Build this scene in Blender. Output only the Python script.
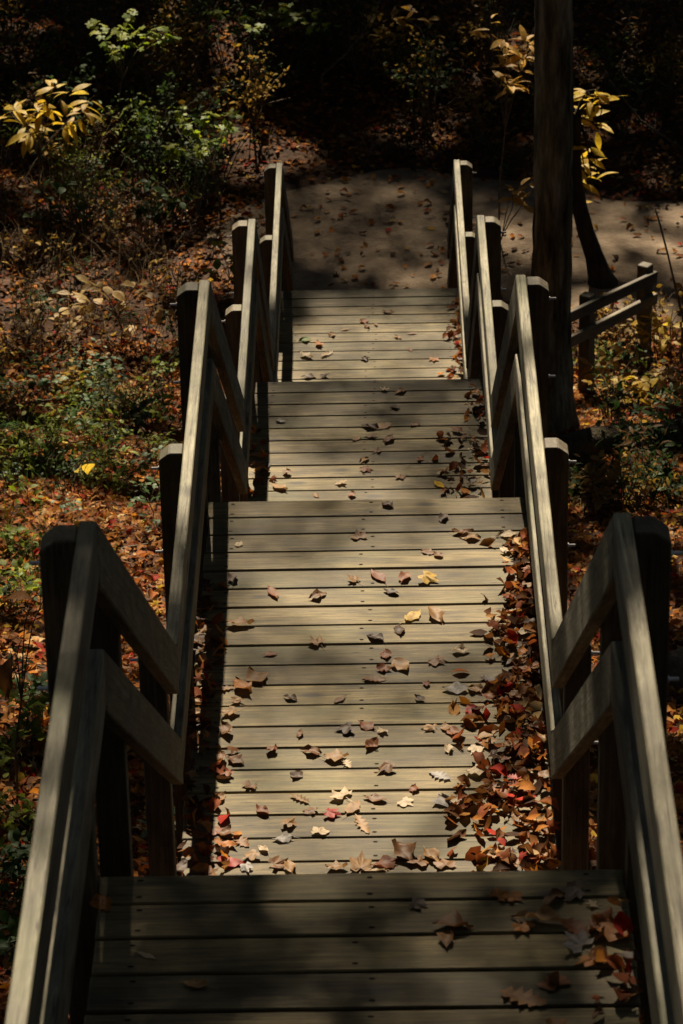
import bpy, bmesh, math, random
import numpy as np
from mathutils import Matrix, Vector, noise as mnoise
random.seed(7); RNG = np.random.default_rng(11)
R = math.radians
for o in list(bpy.data.objects): bpy.data.objects.remove(o)
scene = bpy.context.scene
COL = scene.collection

# ------------------------------------------------------------------ camera
F_PX, PITCH, ROLL, YAW, CX = 3582.6, 0.475759, -0.0213892, -0.0129479, 0.0629
CAMZ = 11.5
_f0 = Vector((math.sin(YAW) * math.cos(PITCH), math.cos(YAW) * math.cos(PITCH), -math.sin(PITCH)))
_r0 = Vector((math.cos(YAW), -math.sin(YAW), 0))
_u0 = _r0.cross(_f0)
_r = _r0 * math.cos(ROLL) + _u0 * math.sin(ROLL)
_u = _u0 * math.cos(ROLL) - _r0 * math.sin(ROLL)
cam_d = bpy.data.cameras.new('camera'); cam = bpy.data.objects.new('camera', cam_d); COL.objects.link(cam)
cam.matrix_world = Matrix(((_r.x, _u.x, -_f0.x, CX), (_r.y, _u.y, -_f0.y, 0), (_r.z, _u.z, -_f0.z, CAMZ), (0, 0, 0, 1)))
cam_d.sensor_fit = 'VERTICAL'; cam_d.sensor_height = 36; cam_d.lens = 36 * F_PX / 1024
cam_d.clip_start = .1; cam_d.clip_end = 600
cam_d.dof.use_dof = True; cam_d.dof.focus_distance = 14.2; cam_d.dof.aperture_fstop = 13
scene.camera = cam

def pray(px, py):
    return (_r * ((px - 341.5) / F_PX) + _u * (-(py - 512) / F_PX) + _f0)
def on_plane(px, py, z):
    d = pray(px, py); t = (z - CAMZ) / d.z
    return Vector((CX + d.x * t, d.y * t, z))
def at_depth(px, py, Y):
    d = pray(px, py); t = Y / d.y
    return Vector((CX + d.x * t, Y, CAMZ + d.z * t))

# ------------------------------------------------------------------ world, sun, exposure
SUN_EL, SUN_AZ = R(45), R(4.0)          # azimuth measured to the left of straight ahead
sun_dir = Vector((-math.sin(SUN_AZ) * math.cos(SUN_EL), math.cos(SUN_AZ) * math.cos(SUN_EL), math.sin(SUN_EL)))
w = bpy.data.worlds.new('World'); scene.world = w; w.use_nodes = True
nt = w.node_tree; bg = nt.nodes['Background']
sky = nt.nodes.new('ShaderNodeTexSky'); sky.sky_type = 'NISHITA'; sky.sun_disc = False
sky.sun_elevation = SUN_EL; sky.sun_rotation = -SUN_AZ
nt.links.new(sky.outputs[0], bg.inputs[0]); bg.inputs[1].default_value = 0.05
sd = bpy.data.lights.new('sun', 'SUN'); sd.energy = 5.0; sd.angle = R(.53); sd.color = (1, .865, .65)
sun = bpy.data.objects.new('sun', sd); COL.objects.link(sun)
sun.rotation_euler = sun_dir.to_track_quat('Z', 'Y').to_euler(); sun.location = (0, 10, 40)
scene.view_settings.view_transform = 'Standard'; scene.view_settings.look = 'None'
scene.view_settings.exposure = 1.45; scene.view_settings.gamma = 1
scene.render.engine = 'CYCLES'
scene.cycles.max_bounces = 8; scene.cycles.transmission_bounces = 6

# ------------------------------------------------------------------ helpers
def tag(o, label=None, cat=None, group=None, kind=None):
    if label: o['label'] = label
    if cat: o['category'] = cat
    if group: o['group'] = group
    if kind: o['kind'] = kind
    return o
def link(name, data, parent=None, mat=None, matrix=None):
    o = bpy.data.objects.new(name, data); COL.objects.link(o)
    if mat is not None and not data.materials: data.materials.append(mat)
    if parent is not None: o.parent = parent
    if matrix is not None: o.matrix_local = matrix
    return o
def empty(name, loc, label, cat, group=None):
    o = bpy.data.objects.new(name, None); COL.objects.link(o); o.location = loc; o.empty_display_size = .1
    return tag(o, label, cat, group)
def mesh_np(name, V, Fc, smooth=False, colors=None):
    """V (n,3); Fc list of arrays (m,k) of equal-size faces"""
    me = bpy.data.meshes.new(name)
    V = np.asarray(V, np.float32)
    me.vertices.add(len(V)); me.vertices.foreach_set('co', V.ravel())
    loops = np.concatenate([f.ravel() for f in Fc]).astype(np.int32)
    tot = np.concatenate([np.full(len(f), f.shape[1]) for f in Fc]).astype(np.int32)
    st = np.concatenate([[0], np.cumsum(tot)[:-1]]).astype(np.int32)
    me.loops.add(len(loops)); me.loops.foreach_set('vertex_index', loops)
    me.polygons.add(len(tot)); me.polygons.foreach_set('loop_start', st); me.polygons.foreach_set('loop_total', tot)
    if smooth: me.polygons.foreach_set('use_smooth', np.ones(len(tot), bool))
    me.update(calc_edges=True); me.validate()
    if colors is not None:
        a = me.color_attributes.new('leafcol', 'FLOAT_COLOR', 'POINT')
        c = np.ones((len(V), 4), np.float32); c[:, :3] = colors
        a.data.foreach_set('color', c.ravel())
    return me
def tube_np(pts, rad, n=7):
    """tapered tube along a polyline, returns verts, quads"""
    pts = [Vector(p) for p in pts]; V = []; Q = []
    side = None
    for i, p in enumerate(pts):
        t = (pts[min(i + 1, len(pts) - 1)] - pts[max(i - 1, 0)]).normalized()
        if side is None:
            side = t.cross(Vector((.31, .82, .1)) if abs(t.z) > .5 else Vector((0, 0, 1))).normalized()
        side = (side - t * side.dot(t)).normalized()
        b = t.cross(side)
        for k in range(n):
            a = 2 * math.pi * k / n
            V.append(p + (side * math.cos(a) + b * math.sin(a)) * rad[i])
    for i in range(len(pts) - 1):
        for k in range(n):
            Q.append((i * n + k, i * n + (k + 1) % n, (i + 1) * n + (k + 1) % n, (i + 1) * n + k))
    return np.array([tuple(v) for v in V]), np.array(Q)
def join_np(parts):
    Vs, Qs, off = [], [], 0
    for V, Q in parts:
        Vs.append(V); Qs.append(Q + off); off += len(V)
    return np.concatenate(Vs), np.concatenate(Qs)
def box_mesh(name, lx, ly, lz, bev=.003, nails=None):
    bm = bmesh.new(); bmesh.ops.create_cube(bm, size=1)
    bmesh.ops.scale(bm, vec=(lx, ly, lz), verts=bm.verts)
    if bev: bmesh.ops.bevel(bm, geom=bm.edges[:], offset=bev, segments=1, affect='EDGES')
    if nails:
        for (x, y) in nails:
            vs = [bm.verts.new((x + .006 * math.cos(a) * 1.4, y + .005 * math.sin(a), lz / 2 + .0006)) for a in [k * math.pi / 3 for k in range(6)]]
            f = bm.faces.new(vs); f.material_index = 1
    me = bpy.data.meshes.new(name); bm.to_mesh(me); bm.free()
    return me

# ------------------------------------------------------------------ materials
def nmat(name):
    m = bpy.data.materials.new(name); m.use_nodes = True
    return m, m.node_tree, m.node_tree.nodes['Principled BSDF']
def ramp(t, stops):
    n = t.nodes.new('ShaderNodeValToRGB'); e = n.color_ramp.elements
    while len(e) < len(stops): e.new(.5)
    for i, (p, c) in enumerate(stops):
        e[i].position = p; e[i].color = (*c, 1)
    return n
def wood_mat(name, dark, mid, light, green=.3, bump=.35):
    m, t, b = nmat(name); L = t.links.new; N = t.nodes.new
    tc = N('ShaderNodeTexCoord'); oi = N('ShaderNodeObjectInfo')
    sc = N('ShaderNodeVectorMath'); sc.operation = 'SCALE'; sc.inputs[0].default_value = (37, 19, 53)
    L(oi.outputs['Random'], sc.inputs['Scale'])
    ad = N('ShaderNodeVectorMath'); L(tc.outputs['Object'], ad.inputs[0]); L(sc.outputs[0], ad.inputs[1])
    def noise(scale, s, det=4, rough=.6, dist=0):
        mp = N('ShaderNodeMapping'); mp.inputs['Scale'].default_value = scale; L(ad.outputs[0], mp.inputs[0])
        n = N('ShaderNodeTexNoise'); n.inputs['Scale'].default_value = s; n.inputs['Detail'].default_value = det
        n.inputs['Roughness'].default_value = rough; n.inputs['Distortion'].default_value = dist
        L(mp.outputs[0], n.inputs['Vector']); return n
    g1 = noise((1.1, 19, 19), 1.5, 9, .78, 1.4)
    g2 = noise((4, 90, 90), 1.3, 4, .7, .5)
    st = noise((1, 2.2, 2.2), 4.5, 7, .7)
    al = noise((1, 1.3, 1.3), 2.1, 5, .7)
    r1 = ramp(t, [(.3, dark), (.5, mid), (.7, light)]); L(g1.outputs[0], r1.inputs[0])
    r2 = ramp(t, [(.34, (.45, .43, .4)), (.52, (1, 1, 1))]); L(g2.outputs[0], r2.inputs[0])
    r3 = ramp(t, [(.3, (.36, .34, .32)), (.62, (1.12, 1.12, 1.1))]); L(st.outputs[0], r3.inputs[0])
    m1 = N('ShaderNodeMix'); m1.data_type = 'RGBA'; m1.blend_type = 'MULTIPLY'; m1.inputs[0].default_value = .8
    L(r1.outputs[0], m1.inputs[6]); L(r2.outputs[0], m1.inputs[7])
    m2 = N('ShaderNodeMix'); m2.data_type = 'RGBA'; m2.blend_type = 'MULTIPLY'; m2.inputs[0].default_value = .8
    L(m1.outputs[2], m2.inputs[6]); L(r3.outputs[0], m2.inputs[7])
    # each piece a little lighter or darker than the next
    rv = N('ShaderNodeMapRange'); rv.inputs[3].default_value = .58; rv.inputs[4].default_value = 1.25; L(oi.outputs['Random'], rv.inputs[0])
    m3 = N('ShaderNodeMix'); m3.data_type = 'RGBA'; m3.blend_type = 'MULTIPLY'; m3.inputs[0].default_value = 1
    L(m2.outputs[2], m3.inputs[6]); L(rv.outputs[0], m3.inputs[7])
    ra = ramp(t, [(.48, (0, 0, 0)), (.72, (green, green, green))]); L(al.outputs[0], ra.inputs[0])
    m4 = N('ShaderNodeMix'); m4.data_type = 'RGBA'; L(ra.outputs[0], m4.inputs[0]); L(m3.outputs[2], m4.inputs[6]); m4.inputs[7].default_value = (.075, .085, .026, 1)
    # knots
    mp = N('ShaderNodeMapping'); mp.inputs['Scale'].default_value = (2.6, 7, 7); L(ad.outputs[0], mp.inputs[0])
    vo = N('ShaderNodeTexVoronoi'); vo.inputs['Scale'].default_value = 1; L(mp.outputs[0], vo.inputs['Vector'])
    rk = ramp(t, [(.06, (1, 1, 1)), (.17, (0, 0, 0))]); L(vo.outputs['Distance'], rk.inputs[0])
    m5 = N('ShaderNodeMix'); m5.data_type = 'RGBA'; L(rk.outputs[0], m5.inputs[0]); L(m4.outputs[2], m5.inputs[6]); m5.inputs[7].default_value = (.035, .026, .017, 1)
    # drying checks: thin dark cracks along the grain, only here and there
    ck = noise((.9, 42, 42), 1.3, 2, .5, .4); msk = noise((1.5, 3, 3), 2.3, 2)
    rc = ramp(t, [(.482, (0, 0, 0)), (.497, (1, 1, 1)), (.503, (1, 1, 1)), (.518, (0, 0, 0))]); L(ck.outputs[0], rc.inputs[0])
    rm = ramp(t, [(.42, (0, 0, 0)), (.55, (.9, .9, .9))]); L(msk.outputs[0], rm.inputs[0])
    mu = N('ShaderNodeMath'); mu.operation = 'MULTIPLY'; L(rc.outputs[0], mu.inputs[0]); L(rm.outputs[0], mu.inputs[1])
    m6 = N('ShaderNodeMix'); m6.data_type = 'RGBA'; L(mu.outputs[0], m6.inputs[0]); L(m5.outputs[2], m6.inputs[6]); m6.inputs[7].default_value = (.02, .014, .009, 1)
    L(m6.outputs[2], b.inputs['Base Color'])
    b.inputs['Roughness'].default_value = .72; b.inputs['Specular IOR Level'].default_value = .3
    bp = N('ShaderNodeBump'); bp.inputs['Strength'].default_value = bump; bp.inputs['Distance'].default_value = .004
    L(g1.outputs[0], bp.inputs['Height']); L(bp.outputs[0], b.inputs['Normal'])
    return m
def leaf_mat(name, cols, trans=.45, rough=.55, attr=False):
    m = bpy.data.materials.new(name); m.use_nodes = True; t = m.node_tree; t.nodes.clear()
    N = t.nodes.new; L = t.links.new
    out = N('ShaderNodeOutputMaterial'); p = N('ShaderNodeBsdfPrincipled'); tr = N('ShaderNodeBsdfTranslucent'); mx = N('ShaderNodeMixShader')
    tc = N('ShaderNodeTexCoord'); nz = N('ShaderNodeTexNoise'); nz.inputs['Scale'].default_value = 34 if attr else 5; nz.inputs['Detail'].default_value = 4
    L(tc.outputs['Object'], nz.inputs['Vector'])
    rr = ramp(t, [(.33, (.5, .45, .42)), (.6, (1.05, 1.05, 1.05))]); L(nz.outputs[0], rr.inputs[0])
    if attr:
        src = N('ShaderNodeAttribute'); src.attribute_name = 'leafcol'; c = src.outputs['Color']
    else:
        oi = N('ShaderNodeObjectInfo'); k = len(cols)
        src = ramp(t, [(i / max(k - 1, 1), cc) for i, cc in enumerate(cols)] if k > 1 else [(0, cols[0]), (1, cols[0])])
        L(oi.outputs['Random'], src.inputs[0]); c = src.outputs[0]
    mm = N('ShaderNodeMix'); mm.data_type = 'RGBA'; mm.blend_type = 'MULTIPLY'; mm.inputs[0].default_value = .8
    L(c, mm.inputs[6]); L(rr.outputs[0], mm.inputs[7])
    L(mm.outputs[2], p.inputs['Base Color']); L(mm.outputs[2], tr.inputs['Color'])
    p.inputs['Roughness'].default_value = rough; p.inputs['Specular IOR Level'].default_value = .1 if attr else .2
    mx.inputs[0].default_value = trans
    L(p.outputs[0], mx.inputs[1]); L(tr.outputs[0], mx.inputs[2]); L(mx.outputs[0], out.inputs[0])
    return m
def noise_mat(name, stops, scale=3, det=6, rough=.9, bump=.4, bscale=30, stretch=(1, 1, 1)):
    m, t, b = nmat(name); N = t.nodes.new; L = t.links.new
    tc = N('ShaderNodeTexCoord'); mp = N('ShaderNodeMapping'); mp.inputs['Scale'].default_value = stretch; L(tc.outputs['Object'], mp.inputs[0])
    n = N('ShaderNodeTexNoise'); n.inputs['Scale'].default_value = scale; n.inputs['Detail'].default_value = det; n.inputs['Roughness'].default_value = .65
    L(mp.outputs[0], n.inputs['Vector'])
    r = ramp(t, stops); L(n.outputs[0], r.inputs[0]); L(r.outputs[0], b.inputs['Base Color'])
    n2 = N('ShaderNodeTexNoise'); n2.inputs['Scale'].default_value = bscale; n2.inputs['Detail'].default_value = 5; L(mp.outputs[0], n2.inputs['Vector'])
    bp = N('ShaderNodeBump'); bp.inputs['Strength'].default_value = bump; bp.inputs['Distance'].default_value = .03
    L(n2.outputs[0], bp.inputs['Height']); L(bp.outputs[0], b.inputs['Normal'])
    b.inputs['Roughness'].default_value = rough; b.inputs['Specular IOR Level'].default_value = .2
    return m
M = {}
M['deck'] = wood_mat('weathered_deck', (.05, .034, .0125), (.125, .089, .035), (.25, .182, .078), .38)
M['rail'] = wood_mat('weathered_rail', (.06, .05, .031), (.16, .14, .093), (.31, .28, .2), .55)
M['post'] = wood_mat('weathered_post', (.05, .037, .022), (.11, .083, .05), (.18, .145, .095), .4)
M['stair'] = wood_mat('stair_wood', (.06, .045, .026), (.12, .09, .055), (.2, .16, .1), .3)
M['nail'], _t, _b = nmat('nail_stain'); _b.inputs['Base Color'].default_value = (.016, .012, .009, 1); _b.inputs['Roughness'].default_value = .95; _b.inputs['Specular IOR Level'].default_value = .05
M['bolt'], _t, _b = nmat('zinc_bolt'); _b.inputs['Base Color'].default_value = (.5, .48, .44, 1); _b.inputs['Metallic'].default_value = .3; _b.inputs['Roughness'].default_value = .35
M['soil'] = noise_mat('forest_soil', [(.3, (.018, .010, .006)), (.55, (.055, .026, .012)), (.75, (.10, .045, .02))], 5, 8, .95, .8, 22)
M['sand'] = noise_mat('trail_dirt', [(.28, (.07, .047, .03)), (.5, (.155, .11, .072)), (.72, (.25, .19, .13))], 3.4, 9, .95, .5, 26)
M['bark'] = noise_mat('furrowed_bark', [(.36, (.02, .014, .008)), (.5, (.13, .095, .05)), (.66, (.32, .25, .15))], 11, 7, .95, 1.0, 14, (1, 1, .16))
M['darkbark'] = noise_mat('dark_bark', [(.33, (.012, .009, .006)), (.55, (.03, .022, .014)), (.75, (.06, .045, .03))], 9, 7, .95, .8, 14, (1, 1, .3))
M['greybark'] = noise_mat('dark_grey_bark', [(.3, (.03, .03, .032)), (.55, (.08, .08, .082)), (.75, (.16, .16, .155))], 6, 6, .9, .4, 20, (1, 1, .3))
M['twig'] = noise_mat('twig_bark', [(.3, (.05, .036, .024)), (.6, (.13, .1, .07)), (.8, (.22, .18, .13))], 20, 5, .9, .3, 60)
M['moss'] = noise_mat('mossy_log', [(.34, (.02, .014, .009)), (.5, (.06, .045, .026)), (.62, (.05, .05, .018)), (.78, (.045, .07, .018))], 7, 8, .95, .9, 30)
M['litter'] = leaf_mat('leaf_litter', None, .38, .7, attr=True)
M['crownleaf'] = leaf_mat('crown_leaf', None, .3, .6, attr=True)
LC = {'russet': [(.15, .04, .008), (.21, .066, .012)], 'tan': [(.23, .12, .042), (.3, .165, .062)], 'pale': [(.40, .29, .17), (.48, .37, .24)],
      'dark brown': [(.045, .021, .010), (.08, .036, .017)], 'brown': [(.13, .055, .015), (.2, .09, .026)], 'red': [(.24, .016, .010), (.28, .03, .014)],
      'yellow': [(.45, .28, .05), (.48, .33, .08)], 'orange': [(.32, .11, .017), (.36, .14, .026)], 'grey': [(.24, .21, .19), (.3, .27, .25)],
      'green': [(.08, .13, .016), (.12, .18, .027)]}
for k, v in LC.items(): M['leaf_' + k] = leaf_mat('fallen_leaf_' + k.replace(' ', '_'), v, .32)
M['yl'] = leaf_mat('yellow_foliage', [(.36, .22, .015), (.52, .35, .025), (.5, .37, .06)], .55)
M['ol'] = leaf_mat('orange_foliage', [(.36, .19, .025), (.5, .30, .05)], .5)
M['gl'] = leaf_mat('fresh_green_foliage', [(.11, .17, .008), (.19, .25, .012), (.28, .29, .016)], .55)
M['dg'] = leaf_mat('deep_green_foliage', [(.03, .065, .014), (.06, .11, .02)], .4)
M['bg'] = leaf_mat('blue_green_foliage', [(.09, .15, .07), (.15, .22, .11)], .4)
M['tanl'] = leaf_mat('faded_tan_foliage', [(.34, .21, .07), (.46, .33, .12)], .45)
M['brl'] = leaf_mat('brown_foliage', [(.15, .06, .012), (.22, .09, .018)], .5, .75)
M['fern'] = leaf_mat('fern_frond', [(.045, .12, .02), (.08, .17, .03)], .45, .8)
M['straw'] = leaf_mat('dry_stem', [(.3, .24, .14)], .2)

# ------------------------------------------------------------------ terrain
Z0, SL = 4.82, .343
def smin(a, b, k): # smooth max really
    h = np.clip(.5 + .5 * (a - b) / k, 0, 1); return b * (1 - h) + a * h + k * h * (1 - h)
_ph = RNG.uniform(0, 6.28, (14, 2)); _fr = RNG.uniform(.25, 3.2, 14); _an = RNG.uniform(0, 6.28, 14)
def bumps(x, y):
    z = 0
    for i in range(14):
        z = z + .045 / (.6 + _fr[i]) * np.sin(_fr[i] * (x * math.cos(_an[i]) + y * math.sin(_an[i])) + _ph[i, 0])
    return z
def ground_z(x, y):
    x = np.asarray(x, float); y = np.asarray(y, float)
    hill = Z0 - SL * (np.maximum(y, -3) - 9.66) - .1 * np.maximum(-3 - y, 0)
    hill = hill + .02 * np.clip(np.abs(x) - 1.5, 0, 20)
    bank = .14 * np.maximum(y - 29.2, 0) ** 1.0 * np.clip((y - 29.2) / 2, 0, 1)
    z = smin(hill, np.zeros_like(hill), .25) + bank
    calm = np.clip(np.abs(x) / 1.2, .25, 1) * np.where((y > 24.5) & (y < 29), .35, 1)
    return z + bumps(x, y) * calm
def gz(x, y): return float(ground_z(x, y))
def on_ground(px, py):
    d = pray(px, py); t = 5.0
    for _ in range(900):
        p = Vector((CX, 0, CAMZ)) + d * t
        h = p.z - gz(p.x, p.y)
        if h < .004: break
        t += max(h * .6, .003)
    return Vector((p.x, p.y, gz(p.x, p.y)))
def grid_mesh(name, xs, ys, zf):
    X, Y = np.meshgrid(xs, ys); V = np.stack([X.ravel(), Y.ravel(), zf(X, Y).ravel()], 1)
    nx, ny = len(xs), len(ys); i = np.arange(nx - 1)[None, :] + np.arange(ny - 1)[:, None] * nx
    Q = np.stack([i, i + 1, i + 1 + nx, i + nx], -1).reshape(-1, 4)
    return mesh_np(name, V, [Q], True)
xs = np.concatenate([np.linspace(-90, -7, 40)[:-1], np.linspace(-7, 7, 141), np.linspace(7, 90, 40)[1:]])
ys = np.concatenate([np.linspace(-60, -2, 24)[:-1], np.linspace(-2, 36, 300), np.linspace(36, 160, 50)[1:]])
tag(link('ground', grid_mesh('ground', xs, ys, ground_z), mat=M['soil']), kind='structure')
# the dirt trail at the foot of the stairs, crossing from left to right
def trail_c(x): return 27.25 - .30 * x * np.where(x > 0, .85, .5) + .16 * np.sin(x * 1.3)
def trail_w(x): return 1.5 + .14 * np.sin(x * 2.1 + 1) + .08 * np.sin(x * 5.3)
tx = np.linspace(-1.35, 16, 161); tv = np.linspace(-1, 1, 15)
TX, TV = np.meshgrid(tx, tv); TY = trail_c(TX) + TV * trail_w(TX) * np.sqrt(np.clip((TX + 1.36) / 1.1, 0, 1))
TZ = ground_z(TX, TY) + .03 * (1 - TV ** 4) - .012
_V = np.stack([TX.ravel(), TY.ravel(), TZ.ravel()], 1); _i = np.arange(160)[None, :] + np.arange(14)[:, None] * 161
_Q = np.stack([_i, _i + 1, _i + 162, _i + 161], -1).reshape(-1, 4)
tag(link('path', mesh_np('path', _V, [_Q], True), mat=M['sand']), kind='structure')

# ------------------------------------------------------------------ the stairway
WR, HR, RT, RH = .5993, .945, .040, .14           # rail centre, rail height, rail thickness, rail board depth
LOW = .33                                          # lower rail sits this far below the upper one
Hs = [4.634, 6.380, 8.1746, 9.9343]; ZD = [CAMZ - h for h in Hs]
ED = [7.134, 12.488, 17.402, 22.619]               # far edge of each landing
ST = [4.30, 9.66, 15.20, 19.66]                    # near edge of each landing
MID = [5.05, 11.05, 16.27, 21.33]                  # middle posts
PITCHB = .1445
ORD = ['nearest', 'second', 'third', 'farthest']
way = empty('wooden_stairway', (0, ED[0], ZD[0]), 'long weathered wooden stairway of landings and flights with plank handrails', 'stairway')
INV = Matrix.Translation(-Vector(way.location))
def wlink(name, me, mat, Mw, parent=None):
    o = bpy.data.objects.new(name, me); COL.objects.link(o)
    if not me.materials: me.materials.append(mat)
    if parent is None: o.parent = way; o.matrix_local = INV @ Mw
    else: o.parent = parent; o.matrix_local = parent['_w'].inverted() @ Mw if False else PW[parent.name].inverted() @ Mw
    PW[o.name] = Mw
    return o
PW = {}
BL = 1.235
board_mesh = []
for wv in (.1345, .1358, .137):
    me = box_mesh('deck_board', BL, wv, .038, .0035, [(sx, sy) for sx in (-.53, -.02, .52) for sy in (-.042, .042)])
    me.materials.append(M['deck']); me.materials.append(M['nail']); board_mesh.append(me)
narrow = box_mesh('deck_board', BL, .115, .038, .0035, [(sx, sy) for sx in (-.53, -.02, .52) for sy in (-.035, .035)])
narrow.materials.append(M['deck']); narrow.materials.append(M['nail'])
nose = .006
for i in range(4):
    # frame: rim joists and inner joists under the boards
    bm = bmesh.new()
    def addb(x0, x1, y0, y1, z0, z1):
        r = bmesh.ops.create_cube(bm, size=1)['verts']
        bmesh.ops.scale(bm, vec=(x1 - x0, y1 - y0, z1 - z0), verts=r); bmesh.ops.translate(bm, vec=((x0 + x1) / 2, (y0 + y1) / 2, (z0 + z1) / 2), verts=r)
    L_ = ED[i] - ST[i] + (.25 if i else 0); zt = -.0385
    for x in (-.55, -.02, .51): addb(x, x + .04, -L_ + .045, -.055, zt - .18, zt)
    addb(-.612, .612, -.053, -.013, zt - .18, zt - .001); addb(-.612, .612, -L_ + .003, -L_ + .043, zt - .18, zt - .001)
    me = bpy.data.meshes.new('landing_frame'); bm.to_mesh(me); bm.free()
    fr = wlink('landing_frame', me, M['stair'], Matrix.Translation((0, ED[i], ZD[i])))
    fr['label'] = '%s landing of the stairway, decked with grey brown planks' % ORD[i]
    k = 0; y = ED[i]
    while y - .12 > ST[i] - (.25 if i else 0):
        nar = (i == 0 and k == 0)
        me = narrow if nar else random.choice(board_mesh); wd = .115 if nar else .136
        Mw = Matrix.Translation((random.gauss(0, .005), y - wd / 2 - .001, ZD[i] - .019 + random.uniform(-.0018, .0012))) @ Matrix.Rotation(random.gauss(0, .0012), 4, 'Z') @ Matrix.Rotation(random.gauss(0, .004), 4, 'X')
        if random.random() < .5: Mw = Mw @ Matrix.Rotation(math.pi, 4, 'Z')
        wlink('deck_board', me, None, Mw, fr)
        y -= (.1235 if nar else PITCHB); k += 1
# rails and posts
def rail(name, a, b, depth=RH, mat='rail', endcut=False):
    """plank on edge from a to b (top edge centre line), vertical end cuts when it slopes"""
    a, b = Vector(a), Vector(b); d = b - a; L_ = d.length; c = abs(d.y) / L_ if endcut else 1
    dv = depth / c                        # vertical depth
    bm = bmesh.new(); t = RT / 2
    # local frame: x along the plank, z up-ish; vertical cuts shear the ends
    ux = d.normalized(); uy = Vector((1, 0, 0)); uz = ux.cross(uy).normalized()
    if uz.z < 0: uy = -uy; uz = -uz
    Mw = Matrix(((ux.x, uy.x, uz.x, a.x), (ux.y, uy.y, uz.y, a.y), (ux.z, uy.z, uz.z, a.z), (0, 0, 0, 1)))
    inv = Mw.inverted(); P = []
    for p in (a, b, b - Vector((0, 0, dv)), a - Vector((0, 0, dv))):
        for s in (-t, t): P.append(inv @ (p + Vector((s, 0, 0))))
    v = [bm.verts.new(p) for p in P]
    for f in ((0, 1, 3, 2), (2, 3, 5, 4), (4, 5, 7, 6), (6, 7, 1, 0), (1, 7, 5, 3), (0, 2, 4, 6)): bm.faces.new([v[k] for k in f])
    bmesh.ops.recalc_face_normals(bm, faces=bm.faces)
    bmesh.ops.bevel(bm, geom=bm.edges[:], offset=.0035, segments=1, affect='EDGES')
    me = bpy.data.meshes.new(name); bm.to_mesh(me); bm.free()
    for p in me.polygons: p.use_smooth = False
    return wlink(name, me, M[mat], Mw)
def post(side, y, ztop, zbot, name='post', bolts=True):
    """4x4 with its outer top corner sawn off; local x runs up so the grain follows"""
    h = ztop - zbot; q = .0415; ch = .036
    prof = [(0, -q), (h, -q), (h + 0.0, q - ch), (h - ch * .75, q), (0, q)]     # (up, outward)
    bm = bmesh.new(); A = [bm.verts.new((u, o, -q)) for u, o in prof]; B = [bm.verts.new((u, o, q)) for u, o in prof]
    bm.faces.new(A); bm.faces.new(B[::-1])
    for k in range(5): bm.faces.new((A[k], B[k], B[(k + 1) % 5], A[(k + 1) % 5]))
    bmesh.ops.recalc_face_normals(bm, faces=bm.faces)
    bmesh.ops.bevel(bm, geom=bm.edges[:], offset=.004, segments=1, affect='EDGES')
    me = bpy.data.meshes.new(name); bm.to_mesh(me); bm.free()
    x = side * (WR + RT / 2 + q + .0015)
    Mw = Matrix(((0, side, 0, x), (0, 0, side, y), (1, 0, 0, zbot), (0, 0, 0, 1)))
    if side < 0: Mw = Matrix(((0, -1, 0, x), (0, 0, -1, y), (1, 0, 0, zbot), (0, 0, 0, 1)))
    o = wlink(name, me, M['post'], Mw)
    if bolts:
        for dz in (.075, LOW + .07):
            V, Q = tube_np([(h - dz, q - .002, 0), (h - dz, q + .006, 0), (h - dz, q + .006, 0), (h - dz, q + .028, 0), (h - dz, q + .029, 0)], [.009, .009, .005, .005, .0005], 8)
            wlink('bolt', mesh_np('bolt', V, [Q]), M['bolt'], Mw, o)
    return o
ENDS = ST[1:] + [24.92]
for s in (-1, 1):
    x = s * WR
    for i in range(4):
        zr = ZD[i] + HR; e = ED[i] + .004; st = ST[i] + .0
        rail('top_rail', (x, st + .01, zr), (x, e, zr)); rail('lower_rail', (x, st + .01, zr - LOW), (x, e, zr - LOW))
        post(s, ED[i] - .047, zr - .004, gz(x, ED[i]) - .45)
        post(s, MID[i], zr - .003, gz(x, MID[i]) - .4)
        post(s, ST[i] + .06, zr - .006, gz(x, ST[i]) - .4)
        # sloping rails of the flight that leaves this landing
        y1 = ENDS[i] + .004; z1 = (ZD[i + 1] if i < 3 else .02) + HR
        off = 0.0
        rail('sloping_rail', (x, e + .004, zr - .004), (x, y1, z1 - .004), endcut=True)
        rail('sloping_rail', (x, e + .004, zr - LOW - .004), (x, y1, z1 - LOW - .004), endcut=True)
        ym = ED[i] + .37 * (ENDS[i] - ED[i]); zm = zr + .37 * (z1 - zr)
        post(s, ym, zm - .012, gz(x, ym) - .4, bolts=False)
        if i == 3: post(s, y1 - .05, z1 - .03, gz(x, y1) - .4, bolts=False)
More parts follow.
